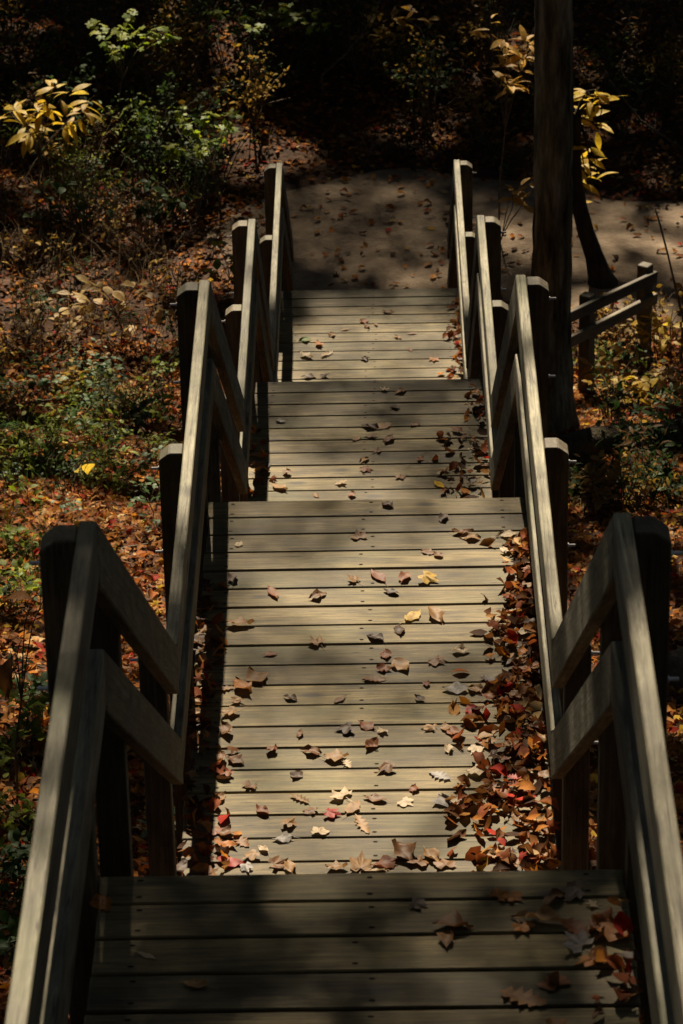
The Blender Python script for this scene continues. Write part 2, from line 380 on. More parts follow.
# flights: two notched stringers and ten treads each
for i in range(4):
    y0, y1 = ED[i], ENDS[i]; z0 = ZD[i]; z1 = ZD[i + 1] if i < 3 else gz(0, y1)
    n = 10; rise = (z0 - z1) / n; run = (y1 - y0) / n
    tread = box_mesh('tread', 1.14, run * .495 - .006, .038, .004); tread.materials.append(M['stair'])
    for s in (-1, 1):
        bm = bmesh.new(); prof = [(y0 - .004, z0 - .24), (y0 - .004, z0 - .04 - .01)]
        for k in range(1, n):
            ztr = z0 - rise * k - .0385
            prof += [(y0 - .004 + run * (k - 1), ztr), (y0 - .004 + run * k - .004, ztr)]
        prof += [(y1 - .01, z1 - .12), (y1 - .12, z1 - .22)]
        A = [bm.verts.new((-.02, yy - y0, zz - z0)) for yy, zz in prof]; B = [bm.verts.new((.02, yy - y0, zz - z0)) for yy, zz in prof]
        bm.faces.new(A); bm.faces.new(B[::-1])
        for k in range(len(A)): bm.faces.new((A[k], B[k], B[(k + 1) % len(A)], A[(k + 1) % len(A)]))
        bmesh.ops.recalc_face_normals(bm, faces=bm.faces); bmesh.ops.triangulate(bm, faces=[f for f in bm.faces if len(f.verts) > 4])
        me = bpy.data.meshes.new('stringer'); bm.to_mesh(me); bm.free()
        so = wlink('stringer', me, M['stair'], Matrix.Translation((s * .5, y0, z0)))
        if s < 0: so0 = so
    for k in range(1, n):
        for h in (0, 1):
            wlink('tread', tread, None, Matrix.Translation((0, y0 - .004 + run * (k - 1) + run * (.25 + .5 * h), z0 - rise * k - .019)), so0)

# ------------------------------------------------------------------ leaf shapes
def strip_leaf(widths, length=1.0, curl=.3, fold=.25, twist=0., wave=0., across=(-1, 0, 1), crinkle=0., seed=0):
    """leaf built either side of a midrib: width at each station, rolled along and folded across"""
    n = len(widths); V = []; F4 = []; rr = random.Random(seed); na = len(across)
    for i, wd in enumerate(widths):
        t = i / (n - 1); a = (t - .5) * curl
        x = (math.sin(a) / curl if abs(curl) > 1e-3 else t - .5) * length
        z = (1 - math.cos(a)) / max(abs(curl), 1e-3) * (1 if curl > 0 else -1) * length
        for s in across:
            tw = twist * (t - .5); w2 = wd * (1 + (rr.uniform(-.2, .2) if crinkle and abs(s) == 1 else 0))
            yy = s * w2; zz = z + abs(s) ** 1.5 * w2 * fold + wave * s * w2 * math.sin(t * 9 + seed) + rr.gauss(0, 1) * crinkle * (.3 + abs(s))
            V.append((x + rr.gauss(0, 1) * crinkle * .6, yy * math.cos(tw) - (zz - z) * math.sin(tw), z + yy * math.sin(tw) + (zz - z) * math.cos(tw)))
    for i in range(n - 1):
        for s in range(na - 1):
            a = i * na + s; F4.append((a, a + 1, a + na + 1, a + na))
    V = np.array(V); return V, np.array(F4)
A5 = (-1, -.5, 0, .5, 1)
OVAL = [.015, .16, .25, .29, .27, .2, .1, .005]
LANCE = [.012, .09, .14, .165, .16, .13, .07, .004]
OAK = [.012, .05, .2, .09, .28, .12, .3, .13, .22, .1, .11, .005]
def maple(curl=.35, fold=.0, seed=0, lobes=5, crinkle=0.):
    rg = random.Random(seed); pts = []
    angs = [-125, -95, -78, -62, -48, -34, -20, -10, 0, 10, 20, 34, 48, 62, 78, 95, 125] if lobes == 5 else [-110, -80, -60, -40, -20, 0, 20, 40, 60, 80, 110]
    rad = [.34, .52, .44, .6, .72, .6, .5, .66, .84, .66, .5, .6, .72, .6, .44, .52, .34] if lobes == 5 else [.3, .62, .4, .7, .42, .85, .42, .7, .4, .62, .3]
    V = [(0, 0, 0)]; c2 = rg.uniform(-1, 1)
    def zed(x, y): return rg.gauss(0, .05) * (crinkle) + curl * (.9 * x * x + .8 * y * y + c2 * x * y) + .08 * math.sin(5 * x + seed) * curl * 2
    for frac in (.5, 1):
        for a, r_ in zip(angs, rad):
            rr = (r_ if frac == 1 else min(r_, .42) * .62) * rg.uniform(.92, 1.08); x, y = rr * math.cos(R(a)), rr * math.sin(R(a))
            V.append((x, y, zed(x, y)))
    n = len(angs); T = [(0, 1 + k, 2 + k) for k in range(n - 1)]; Q = [(1 + k, 1 + n + k, 2 + n + k, 2 + k) for k in range(n - 1)]
    T = np.array(T); Q = np.array(Q)
    V = np.array(V) * .62; V[:, 0] -= .12
    return V, T, Q
def rest(V, tx=0, ty=0):
    """tilt a template and set its lowest point on z = 0"""
    m = np.array(Matrix.Rotation(tx, 3, 'X') @ Matrix.Rotation(ty, 3, 'Y')); V = V @ m.T
    V = V - [0, 0, V[:, 2].min()]; return V
rg = random.Random(3)
SHAPES = {'curled': [], 'flat': [], 'lobed': [], 'rolled': []}
def petiole(V, Fs, L_=.35):
    n = len(V); i0 = V[:3].mean(0); x0 = V[:, 0].min()
    P = np.array([[x0 + .03, -.012, i0[2] * .5], [x0 + .03, .012, i0[2] * .5], [x0 - L_ * .5, .03, .03], [x0 - L_ * .5, .05, .03], [x0 - L_, .09, .0], [x0 - L_, .105, .0]])
    return np.concatenate([V, P]), Fs + [np.array([(n, n + 1, n + 3, n + 2), (n + 2, n + 3, n + 5, n + 4)])]
for k in range(4):
    V, Q = strip_leaf([x * 1.1 for x in OVAL], 1, rg.uniform(.7, 1.5), rg.uniform(.1, .4), rg.uniform(-1, 1), .35, A5, .05, k); V = rest(V, rg.uniform(-.2, .2)); V, Fs = petiole(V, [Q], .25); SHAPES['curled'].append((V, Fs))
    V, Q = strip_leaf(OVAL, 1, rg.uniform(.2, .6), rg.uniform(.05, .25), rg.uniform(-.3, .3), .1, A5, .035, k + 9); V = rest(V); V, Fs = petiole(V, [Q], .3); SHAPES['flat'].append((V, Fs))
    V, Q = strip_leaf([x * 1.25 for x in OVAL], 1, rg.uniform(-1.2, -.5), rg.uniform(.3, .8), rg.uniform(-1.2, 1.2), .45, A5, .05, k + 20); V = V * [1, .8, .8]; V = rest(V, rg.uniform(-.3, .3)); V, Fs = petiole(V, [Q], .2); SHAPES['rolled'].append((V, Fs))
    V, T, Q = maple(rg.uniform(.2, .55), 0, k + 2, 5, 1.3); V = rest(V); V, Fs = petiole(V, [T, Q], .45); SHAPES['lobed'].append((V, Fs))
for k in range(3):
    V, T, Q = maple(rg.uniform(-.6, -.3), 0, k + 12, 5, 1.4); V = rest(V, rg.uniform(-.2, .2)); SHAPES['lobed'].append((V, [T, Q]))
    V, Q = strip_leaf(OAK, 1, rg.uniform(.4, 1.2), rg.uniform(.2, .5), rg.uniform(-.7, .7), .1); V = rest(V); SHAPES['lobed'].append((V, [Q]))
SMESH = {}
def leaf_obj_mesh(shape, var, colour):
    key = (shape, var, colour)
    if key not in SMESH:
        V, Fs = SHAPES[shape][var]; me = mesh_np('fallen_leaf', V, Fs, False); me.materials.append(M['leaf_' + colour]); SMESH[key] = me
    return SMESH[key]
def scatter(name, temps, pos, rotz, tilt, size, colors, mat, smooth=False):
    """one mesh holding many leaves: temps is a list of (V, faces)"""
    n = len(pos); which = RNG.integers(0, len(temps), n); Vs = []; Cs = []; buckets = {}; off = 0
    for k, (V, Fs) in enumerate(temps):
        idx = np.where(which == k)[0]
        if not len(idx): continue
        c, s = np.cos(rotz[idx]), np.sin(rotz[idx]); m = len(idx); Z_ = np.zeros(m); O = np.ones(m)
        Rz = np.stack([np.stack([c, -s, Z_], -1), np.stack([s, c, Z_], -1), np.stack([Z_, Z_, O], -1)], 1)
        ca, sa = np.cos(tilt[idx, 0]), np.sin(tilt[idx, 0]); cb, sb = np.cos(tilt[idx, 1]), np.sin(tilt[idx, 1])
        Rx = np.stack([np.stack([O, Z_, Z_], -1), np.stack([Z_, ca, -sa], -1), np.stack([Z_, sa, ca], -1)], 1)
        Ry = np.stack([np.stack([cb, Z_, sb], -1), np.stack([Z_, O, Z_], -1), np.stack([-sb, Z_, cb], -1)], 1)
        RR = Rx @ Ry @ Rz
        W = np.einsum('mij,vj->mvi', RR, V) * size[idx, None, None] + pos[idx, None, :]
        Vs.append(W.reshape(-1, 3)); Cs.append(np.repeat(colors[idx], len(V), 0))
        base = off + np.arange(m) * len(V)
        for f in Fs: buckets.setdefault(f.shape[1], []).append((f[None] + base[:, None, None]).reshape(-1, f.shape[1]))
        off += m * len(V)
    me = mesh_np(name, np.concatenate(Vs), [np.concatenate(b) for b in buckets.values()], smooth, np.concatenate(Cs))
    me.materials.append(mat); return me
PAL = np.array([(.17, .042, .010), (.25, .078, .016), (.27, .115, .03), (.33, .16, .045), (.05, .021, .008), (.12, .046, .013), (.36, .13, .014), (.27, .018, .006), (.47, .29, .03), (.44, .30, .14)])
def litter_cols(n, wts):
    w_ = np.array(wts, float); w_ /= w_.sum(); c = PAL[RNG.choice(len(PAL), n, p=w_)] * 1.18
    return np.clip(c * RNG.uniform(.75, 1.25, (n, 1)), 0, .8)
# light templates for litter
def lt(V, Q): return (V - [0, 0, V[:, 2].min()], [Q])
LT = [lt(*strip_leaf([.03, .27, .24, .01], 1, cu, fo, tw)) for cu, fo, tw in ((.6, .2, .3), (1.4, .5, -.8), (-1.1, .8, .9), (.3, .1, 0), (-.7, .3, -.4), (1.8, .3, 1.2))]
_mv, _mt, _mq = maple(.45, 0, 5, 3); LT.append((rest(_mv), [_mt, _mq])); _mv, _mt, _mq = maple(-.4, 0, 8, 3); LT.append((rest(_mv), [_mt, _mq]))

# ------------------------------------------------------------------ leaf litter on the hillside
def cover(n, x0, x1, y0, y1, wts, smin_, smax_, name, tilt=.35, keep=None, lift=.012):
    p = np.stack([RNG.uniform(x0, x1, n), RNG.uniform(y0, y1, n)], 1)
    if keep is not None: p = p[keep(p[:, 0], p[:, 1])]
    n = len(p); z = ground_z(p[:, 0], p[:, 1]) + RNG.uniform(0, lift, n) + .004
    return tag(link(name, scatter(name, LT, np.column_stack([p, z]), RNG.uniform(0, 6.28, n), RNG.normal(0, tilt, (n, 2)), RNG.uniform(smin_, smax_, n), litter_cols(n, wts), M['litter'])), kind='stuff')
def off_path(x, y): return (x < -.9) | (np.abs(y - trail_c(x)) > trail_w(x) * RNG.uniform(.78, 1.02, len(x)))
def in_wedge(x, y): return (np.abs(x - .0 + .012 * y) < .118 * y + .55) & (np.abs(x) > .3)
o = cover(150000, -4.0, 4.0, 5.5, 25.2, (4.5, 5, 5, 4.5, 6, 6, 2.6, 1.2, 1.1, 1.2), .03, .092, 'leaf_litter', .45, keep=in_wedge, lift=.03)
tag(o, 'russet and tan fallen leaves carpeting the slope on both sides of the stairway', 'leaf litter')
o = cover(9000, -7, 7, 2.5, 25.2, (5, 5, 4, 3, 3, 4, 3, 1.2, .5, 1.0), .07, .13, 'leaf_litter', keep=lambda x, y: ~in_wedge(x, y))
tag(o, 'brown fallen leaves further out on the slope and beneath the stairway', 'leaf litter')
o = cover(42000, -6, 6, 24.8, 36, (4, 4, 3, 2, 5, 5, 3, .8, .8, .5), .045, .10, 'leaf_litter', keep=off_path)
tag(o, 'brown fallen leaves on the shaded forest floor beyond the trail', 'leaf litter')
o = cover(1300, -4, 5, 24.6, 29.4, (3, 3, 4, 4, 3, 3, 2, .3, .7, 1), .05, .10, 'leaf_litter', .25, keep=lambda x, y: ~off_path(x, y), lift=.004)
o.location.z = .022
tag(o, 'thin scatter of fallen leaves on the bare dirt trail', 'leaf litter')

# ------------------------------------------------------------------ fallen leaves on the landings
L2 = [(388,506,.06,'dark brown','rolled'),(359,538,.075,'brown','lobed'),(354,581,.085,'tan','lobed'),(378,577,.085,'russet','flat'),(318,597,.08,'brown','rolled'),(391,593,.06,'dark brown','curled'),
 (317,644,.085,'tan','lobed'),(375,639,.07,'dark brown','rolled'),(386,656,.05,'russet','curled'),(401,667,.08,'tan','curled'),(384,670,.06,'russet','curled'),(374,680,.09,'brown','lobed'),
 (347,730,.10,'dark brown','lobed'),(366,727,.075,'russet','curled'),(383,733,.06,'pale','lobed'),(371,747,.08,'russet','curled'),(311,753,.08,'brown','rolled'),(336,759,.085,'tan','curled'),(347,764,.07,'pale','lobed'),
 (387,770,.09,'brown','lobed'),(341,797,.10,'pale','lobed'),(375,800,.07,'brown','curled'),(353,808,.075,'tan','flat'),(311,812,.09,'brown','lobed'),(331,815,.10,'red','lobed'),(320,833,.09,'pale','lobed'),(362,825,.10,'tan','lobed'),
 (239,545,.05,'pale','flat'),(233,579,.07,'dark brown','rolled'),(273,594,.08,'russet','flat'),(212,606,.09,'brown','lobed'),(239,626,.085,'tan','curled'),(256,678,.11,'tan','curled'),(290,699,.05,'dark brown','rolled'),
 (236,702,.08,'tan','lobed'),(272,752,.06,'russet','curled'),(296,777,.06,'dark brown','curled'),(444,519,.07,'dark brown','rolled'),(463,534,.08,'brown','curled'),(470,539,.07,'tan','rolled'),(507,536,.075,'pale','rolled'),
 (428,553,.06,'brown','flat'),(438,556,.06,'brown','curled'),(427,580,.10,'yellow','lobed'),(405,578,.07,'russet','rolled'),(413,617,.085,'yellow','flat'),(436,616,.10,'tan','rolled'),(400,632,.06,'dark brown','curled'),
 (437,662,.09,'brown','lobed'),(461,652,.06,'pale','rolled'),(427,685,.05,'russet','rolled'),(455,690,.08,'grey','curled'),(477,691,.07,'tan','rolled'),(473,713,.075,'red','curled'),(430,729,.085,'tan','lobed'),(446,728,.05,'tan','curled'),
 (476,750,.09,'pale','lobed'),(449,750,.055,'pale','rolled'),(388,771,.06,'tan','lobed'),(440,777,.10,'grey','lobed'),(478,774,.085,'pale','curled'),(405,803,.075,'pale','lobed'),(443,803,.08,'grey','rolled'),(457,802,.06,'pale','curled'),
 (404,856,.13,'brown','rolled'),(361,868,.13,'tan','lobed'),(289,826,.09,'tan','lobed'),(283,840,.06,'grey','curled'),(420,700,.05,'dark brown','curled'),(452,733,.06,'russet','curled'),(414,790,.05,'russet','curled'),(300,735,.05,'brown','curled'),(270,655,.05,'russet','flat'),(340,700,.05,'brown','flat'),(250,787,.07,'brown','lobed'),(262,812,.06,'russet','curled'),
 (222,690,.08,'tan','lobed'),(231,714,.10,'tan','lobed'),(226,733,.09,'brown','curled'),(243,690,.09,'orange','curled'),(221,760,.07,'brown','curled'),(228,775,.07,'russet','lobed'),(236,762,.08,'brown','rolled'),(219,800,.07,'tan','curled'),
 (226,846,.07,'orange','curled'),(241,842,.08,'brown','lobed'),(252,857,.09,'tan','lobed'),(263,850,.06,'pale','curled'),(277,866,.09,'brown','lobed'),(216,832,.07,'russet','lobed'),(231,864,.08,'red','curled'),(246,869,.07,'grey','lobed'),(290,868,.07,'tan','rolled'),
 (336,870,.07,'tan','curled'),(384,866,.08,'russet','curled'),(418,864,.09,'brown','lobed'),(432,858,.08,'tan','rolled'),(445,866,.10,'brown','lobed'),(374,872,.07,'pale','rolled'),(300,800,.07,'tan','lobed')]
L3 = [(385,391,.07,'pale','lobed'),(395,408,.08,'dark brown','lobed'),(370,428,.09,'dark brown','rolled'),(372,437,.09,'brown','lobed'),(384,427,.08,'tan','flat'),(389,440,.08,'brown','curled'),(357,439,.07,'tan','flat'),(377,452,.085,'brown','lobed'),
 (364,461,.07,'tan','rolled'),(366,470,.09,'russet','lobed'),(341,484,.08,'pale','lobed'),(316,496,.05,'tan','flat'),(352,496,.06,'russet','curled'),(280,489,.09,'tan','curled'),(287,474,.06,'brown','curled'),(400,393,.07,'brown','rolled'),(281,422,.06,'grey','rolled'),(415,425,.07,'brown','curled'),(420,460,.06,'russet','curled'),(400,478,.08,'brown','lobed')]
L4 = [(364,322,.08,'russet','flat'),(367,327,.06,'brown','curled'),(332,336,.07,'tan','curled'),(319,346,.08,'orange','curled'),(327,355,.10,'pale','lobed'),(306,357,.09,'pale','curled'),(305,341,.09,'green','rolled'),(365,360,.08,'dark brown','rolled'),(376,325,.05,'brown','flat'),
 (398,338,.06,'tan','curled'),(308,378,.08,'dark brown','rolled'),(324,377,.08,'dark brown','lobed'),(388,313,.08,'brown','curled'),(434,360,.08,'orange','lobed'),(412,334,.06,'brown','lobed'),(345,330,.05,'tan','flat'),(410,350,.05,'russet','flat')]
L1 = [(500,898,.075,'orange','lobed'),(513,899,.06,'orange','lobed'),(417,906,.065,'dark brown','lobed'),(452,928,.10,'brown','rolled'),(447,941,.08,'brown','rolled'),(537,922,.10,'tan','rolled'),(553,902,.08,'brown','rolled'),(574,893,.10,'dark brown','lobed'),
 (593,906,.045,'pale','lobed'),(195,986,.065,'tan','flat'),(147,957,.04,'pale','flat'),(102,905,.07,'orange','flat'),(578,947,.10,'grey','lobed'),(555,985,.09,'russet','lobed'),(523,1000,.10,'brown','lobed'),(575,930,.09,'russet','lobed'),(600,925,.085,'russet','curled'),(612,935,.09,'orange','curled'),(590,962,.09,'orange','lobed')]
NUM = ['first', 'second', 'third', 'fourth', 'fifth', 'sixth', 'seventh', 'eighth', 'ninth', 'tenth', 'eleventh', 'twelfth', 'thirteenth', 'fourteenth', 'fifteenth', 'sixteenth', 'seventeenth', 'eighteenth', 'nineteenth', 'twentieth', 'twenty-first']
SW = {'curled': 'curled', 'flat': 'flat oval', 'rolled': 'crumpled', 'lobed': 'lobed'}
seen = {}
deck_leaves = []
def put_leaf(x, y, z, size, colour, shape, label, group):
    me = leaf_obj_mesh(shape, random.randrange(len(SHAPES[shape])), colour)
    o = bpy.data.objects.new('fallen_leaf', me); COL.objects.link(o)
    o.location = (x, y, z); o.rotation_euler = (random.gauss(0, .05), random.gauss(0, .05), random.uniform(0, 6.28)); o.scale = (size * random.uniform(.75, 1.1), size * random.uniform(.6, 1.05), size * random.uniform(.38, .68))
    tag(o, label, 'leaf', group); deck_leaves.append(o); return o
for li, (lst, nm) in enumerate(((L1, 'nearest'), (L2, 'second'), (L3, 'third'), (L4, 'farthest'))):
    for (px, py, sz, colour, shape) in lst:
        p = on_plane(px, py, ZD[li]); bd = int((ED[li] - p.y) / PITCHB)
        side = 'left end' if p.x < -.4 else 'left half' if p.x < -.12 else 'middle' if p.x < .12 else 'right half' if p.x < .4 else 'right end'
        lab = '%s %s leaf, %s of %s board from far edge, %s landing' % (colour, SW[shape], side, NUM[min(bd, 20)], nm)
        if lab in seen:
            seen[lab] += 1; lab = ('smaller ' if sz < .07 else 'larger ') + lab
            if lab in seen: lab = lab.replace('leaf,', 'leaf beside another,')
        seen[lab] = 1
        put_leaf(p.x, p.y, ZD[li] + .003, sz * 1.22, colour, shape, lab, 'single fallen leaves on the landings')
def drift(li, poly, n_ind, n_stuff, label, height=.05, dark=0):
    """leaves heaped along the edge of a landing; poly = [(y, x_inner, x_outer)]"""
    ys_ = [q[0] for q in poly]; cols = ['russet', 'brown', 'dark brown', 'tan', 'orange', 'pale', 'red']; wt = [4, 6, 5 + dark, 4, 1.2, 1.2, .8]
    def sample():
        y = random.uniform(min(ys_), max(ys_)); a = np.interp(y, ys_, [q[1] for q in poly]) + .05 * math.sin(y * 9.7) + random.gauss(0, .05); b = np.interp(y, ys_, [q[2] for q in poly])
        t = random.random() ** .6; return a + (b - a) * t, y, t
    for _ in range(n_ind):
        x, y, t = sample(); cc = random.choices(cols, wt)[0]; sh = random.choice(['curled', 'lobed', 'rolled', 'lobed', 'flat'])
        put_leaf(x, y, ZD[li] + .004 + random.random() * height * t, random.uniform(.05, .095), cc, sh, '%s %s leaf in the drift %s' % (cc, SW[sh], label.split('leaves ')[1].replace('heaped ', '').replace('lying ', '')), '%s %s leaves in the drift %s' % (cc, SW[sh], label.split('leaves ')[1].replace('heaped ', '').replace('lying ', '')))
    P = np.array([sample() for _ in range(n_stuff)]); z = ZD[li] + .004 + RNG.random(n_stuff) * height * .85 * P[:, 2]
    me = scatter('leaf_drift', LT, np.column_stack([P[:, :2], z]), RNG.uniform(0, 6.28, n_stuff), RNG.normal(0, .6, (n_stuff, 2)), RNG.uniform(.045, .085, n_stuff), litter_cols(n_stuff, (7, 5, 4, 3, 8 + 2 * dark, 8, 2, 1.5, .3, .7)), M['litter'])
    o = link('leaf_drift', me); tag(o, 'drift of ' + label, 'leaf drift', kind='stuff')
drift(1, [(9.68, .2, .608), (10.0, .26, .608), (10.5, .33, .608), (11.1, .40, .608), (11.5, .48, .608), (12.1, .545, .608)], 80, 620, 'russet leaves heaped along the right edge of the second landing', .06)
drift(1, [(9.68, -.42, -.608), (9.95, -.44, -.608), (10.6, -.5, -.608), (11.0, -.52, -.608), (11.8, -.57, -.608)], 30, 120, 'brown leaves lying along the left edge of the second landing', .04, 3)
drift(2, [(15.25, .25, .608), (16.3, .3, .608), (16.9, .42, .608), (17.3, .52, .608)], 22, 120, 'dark leaves heaped along the right edge of the third landing', .05, 5)
drift(2, [(15.25, -.42, -.608), (16.2, -.46, -.608), (16.8, -.55, -.608)], 12, 40, 'dark leaves along the left edge of the third landing', .03, 4)
drift(3, [(19.7, .42, .608), (21.3, .50, .608), (22.4, .54, .608)], 16, 110, 'russet leaves heaped along the right edge of the farthest landing', .05)
drift(0, [(5.2, .36, .608), (6.3, .38, .608), (6.7, .40, .608), (6.95, .46, .608)], 16, 60, 'russet leaves heaped by the right rail of the nearest landing', .05)

# ------------------------------------------------------------------ trees
def limb_path(p0, d, length, n, wob, up=.0):
    pts = [Vector(p0)]; d = Vector(d).normalized()
    for _ in range(n):
        d = (d + Vector((random.gauss(0, wob), random.gauss(0, wob), random.gauss(0, wob) + up))).normalized(); pts.append(pts[-1] + d * (length / n))
    return pts
KX, CV = math.tan(SUN_AZ) * math.cos(SUN_AZ) / math.tan(SUN_EL) , math.cos(SUN_AZ) / math.tan(SUN_EL)
KX = math.sin(SUN_AZ) / math.tan(SUN_EL)
def uv(x, y, z): return x + KX * z, y - CV * z
# openings shaped in the unseen crowns to put sun patches where wanted: (x, y, z, rx, ry, how open 0..1)
GAPS = []
def gap(x, y, z, rx, ry, T): GAPS.append((*uv(x, y, z), rx, ry, T))
gap(0, 11.1, ZD[1], 1.05, 1.65, .33); gap(.1, 12.3, ZD[1], .7, .3, .35); gap(-.05, 10.4, ZD[1], .7, .4, .62)                # second landing
gap(-.02, 9.95, ZD[1], .85, .55, 1.0); gap(.2, 11.7, ZD[1], .5, .42, .9)
gap(-.80, 11.4, ZD[1] + HR, .24, 1.1, 1); gap(.82, 11.1, ZD[1] + HR, .26, 1.6, 1)
gap(-.8, 4.6, ZD[0] + HR, .32, 1.5, .9); gap(.8, 4.6, ZD[0] + HR, .3, 1.4, .7)
gap(-.85, 6.2, ZD[0] + HR, .26, .55, .4); gap(.85, 6.2, ZD[0] + HR, .26, .55, .55); gap(.8, 8.75, 7.0, .35, 1.0, .85); gap(.3, 6.8, ZD[0], .45, .6, .06)
gap(-.2, 15.95, ZD[2], .5, .5, .75); gap(.0, 16.7, ZD[2], .8, .8, .16)
gap(-.78, 16.4, ZD[2] + HR, .22, 1.3, 1); gap(.78, 16.4, ZD[2] + HR, .22, 1.3, 1)
gap(0, 21.6, ZD[3], .75, .55, .6); gap(0.1, 22.3, ZD[3], .35, .25, .3)
gap(-.6, 21.5, ZD[3] + HR, .22, 1.0, .9); gap(.6, 21.5, ZD[3] + HR, .22, 1.2, .9)
for (px, py, rx, ry, T) in [(60, 560, .6, 1.6, .95), (140, 610, .5, 1.5, .95), (30, 660, .5, .9, 1), (20, 720, .4, .6, .9), (110, 520, .6, .9, .85), (90, 455, .55, .6, 1), (40, 440, .4, .5, .95), (130, 410, .4, .6, .8), (25, 500, .5, .8, .95), (120, 400, .5, .5, .85), (30, 395, .4, .4, .7), (70, 350, .35, .4, .8), (150, 340, .3, .4, .8), (20, 310, .3, .3, .7), (100, 310, .25, .3, .6), (160, 480, .35, .5, .9), (100, 590, .5, .9, 1), (8, 800, .25, .4, .6),
        (170, 400, .4, .6, .95), (20, 870, .25, .5, .35), (175, 690, .2, .6, .6),
        (660, 590, .4, 1.0, 1), (665, 730, .2, .4, .6), (620, 350, .5, .7, .55), (665, 380, .4, .5, .8), (640, 330, .35, .4, .6), (605, 420, .5, .6, .85), (650, 470, .4, .5, .5), (620, 510, .4, .5, .6), (665, 540, .35, .6, .9),
        (645, 245, .8, .7, .2), (530, 240, .5, .5, .25), (350, 220, 1.0, 1.2, .07), (430, 278, .3, .25, .35), (600, 205, .3, .2, .3)]:
    q = on_ground(px, py); gap(q.x, q.y, q.z, rx, ry, T)
for (px, py, Y, r_, T) in [(45, 105, 27.5, .5, 1), (195, 130, 27.5, .4, .95), (130, 40, 29, .5, 1), (595, 110, 26.4, .42, 1), (590, 185, 26.3, .36, 1), (515, 30, 26.4, .45, .9), (250, 15, 30, .35, .8), (606, 305, 24.4, .45, 1), (120, 283, 22.5, .35, .8), (105, 370, 19.5, .45, .9), (225, 258, 21.5, .4, .9), (235, 200, 25.5, .4, .4), (420, 60, 30, .3, .3)]:
    q = at_depth(px, py, Y); gap(q.x, q.y, q.z, r_, r_ * 1.1, T)
rd = random.Random(21)
for _ in range(46):                                   # flecks of sun all over the wood floor
    px, py = (rd.uniform(-20, 240), rd.uniform(0, 430)) if rd.random() < .7 else (rd.uniform(470, 700), rd.uniform(0, 260))
    q = on_ground(px, py); h = rd.uniform(0, .6); gap(q.x, q.y, q.z + h, rd.uniform(.06, .13), rd.uniform(.06, .14), 1)
GA = np.array(GAPS); GA[:, 2:4] += .07
def openness(u, v):
    T = np.full(u.shape, .008)
    nz = .09 * (np.sin(u * 7.1 + np.sin(v * 3.3) * 2) + np.sin(v * 6.3 + np.sin(u * 4.1) * 2) + np.sin(u * 13 + v * 11))
    for (u0, v0, a, b, t) in GA:
        d = np.sqrt(((u - u0) / a) ** 2 + ((v - v0) / b) ** 2) + nz
        T = np.maximum(T, t * np.clip((1.18 - d) / .36, 0, 1))
    return T
TREES = [ # x, y, trunk radius, in view?, label; all but the first unseen, added for their shade
 (1.195, 22.15, .138, 'bark', 'slim dark trunked tree standing close beside the right handrail'),
 (-4.6, 31.5, .15, 'greybark', 'tall autumn tree beyond the trail just left of the picture'),
 (-5.6, 17.0, .2, 'bark', 'tall autumn tree on the slope left of the stairway, outside the picture'),
 (5.8, 18.0, .2, 'bark', 'tall autumn tree on the slope right of the stairway, outside the picture'),
 (-6.5, 27.0, .22, 'bark', 'tall autumn tree left of the trail, outside the picture'),
 (6.2, 29.5, .2, 'bark', 'tall autumn tree right of the trail, outside the picture'),
 (3.4, 38.5, .25, 'bark', 'tall autumn tree straight beyond the trail, above the picture'),
 (-4.5, 40.0, .22, 'bark', 'tall autumn tree far beyond the trail to the left, above the picture'),
 (6.0, 41.5, .22, 'bark', 'tall autumn tree far beyond the trail to the right, above the picture'),
 (-6.5, 6.5, .22, 'bark', 'tall autumn tree high on the slope to the left, outside the picture'),
 (6.5, 6.0, .22, 'bark', 'tall autumn tree high on the slope to the right, outside the picture'),
 (-13.0, 12.0, .25, 'bark', 'tall autumn tree deep in the wood to the left, outside the picture'),
 (13.0, 14.0, .25, 'bark', 'tall autumn tree deep in the wood to the right, outside the picture'),
 (-13.0, 32.0, .25, 'bark', 'tall autumn tree deep in the wood beyond the trail to the left, outside the picture'),
 (13.0, 34.0, .25, 'bark', 'tall autumn tree deep in the wood beyond the trail to the right, outside the picture'),
 (1.0, 52.0, .25, 'bark', 'tall autumn tree deep in the wood straight ahead, above the picture'),
 (0.5, -20.0, .25, 'bark', 'unseen tall autumn tree added straight behind the viewpoint to block sky light'),
 (-7.0, -6.0, .25, 'bark', 'unseen tall autumn tree added behind the viewpoint to the left to block sky light'),
 (7.0, -7.0, .25, 'bark', 'unseen tall autumn tree added behind the viewpoint to the right to block sky light')]
def canopy(n, u0, u1, v0, v1, cap):
    u = RNG.uniform(u0, u1, n); v = RNG.uniform(v0, v1, n); tau = np.minimum(-np.log(openness(u, v)), cap)
    k = RNG.random(n) < tau / 5; u, v = u[k], v[k]; z = RNG.uniform(17, 25.5, len(u))
    return u - KX * z, v + CV * z, z
xa, ya, za = canopy(340000, -7, 7, -4, 36, 5)
sa = RNG.uniform(.13, .2, len(xa))
ua, va = uv(xa, ya, za); kf = ~((ua > -1.0) & (ua < 1.9) & (va > -3.9) & (va < 31)); xa, ya, za, sa = xa[kf], ya[kf], za[kf], sa[kf]
xf, yf, zf = canopy(190000, -1.0, 1.9, -3.9, 31, 5)
xa, ya, za, sa = np.concatenate([xa, xf]), np.concatenate([ya, yf]), np.concatenate([za, zf]), np.concatenate([sa, RNG.uniform(.065, .1, len(xf))])
bx_, by_, bz_ = canopy(75000, -20, 20, -45, 55, 5)
ub, vb = uv(bx_, by_, bz_); kb = ~((np.abs(ub) < 7.2) & (vb > -4.2) & (vb < 36.2)); bx_, by_, bz_ = bx_[kb], by_[kb], bz_[kb]
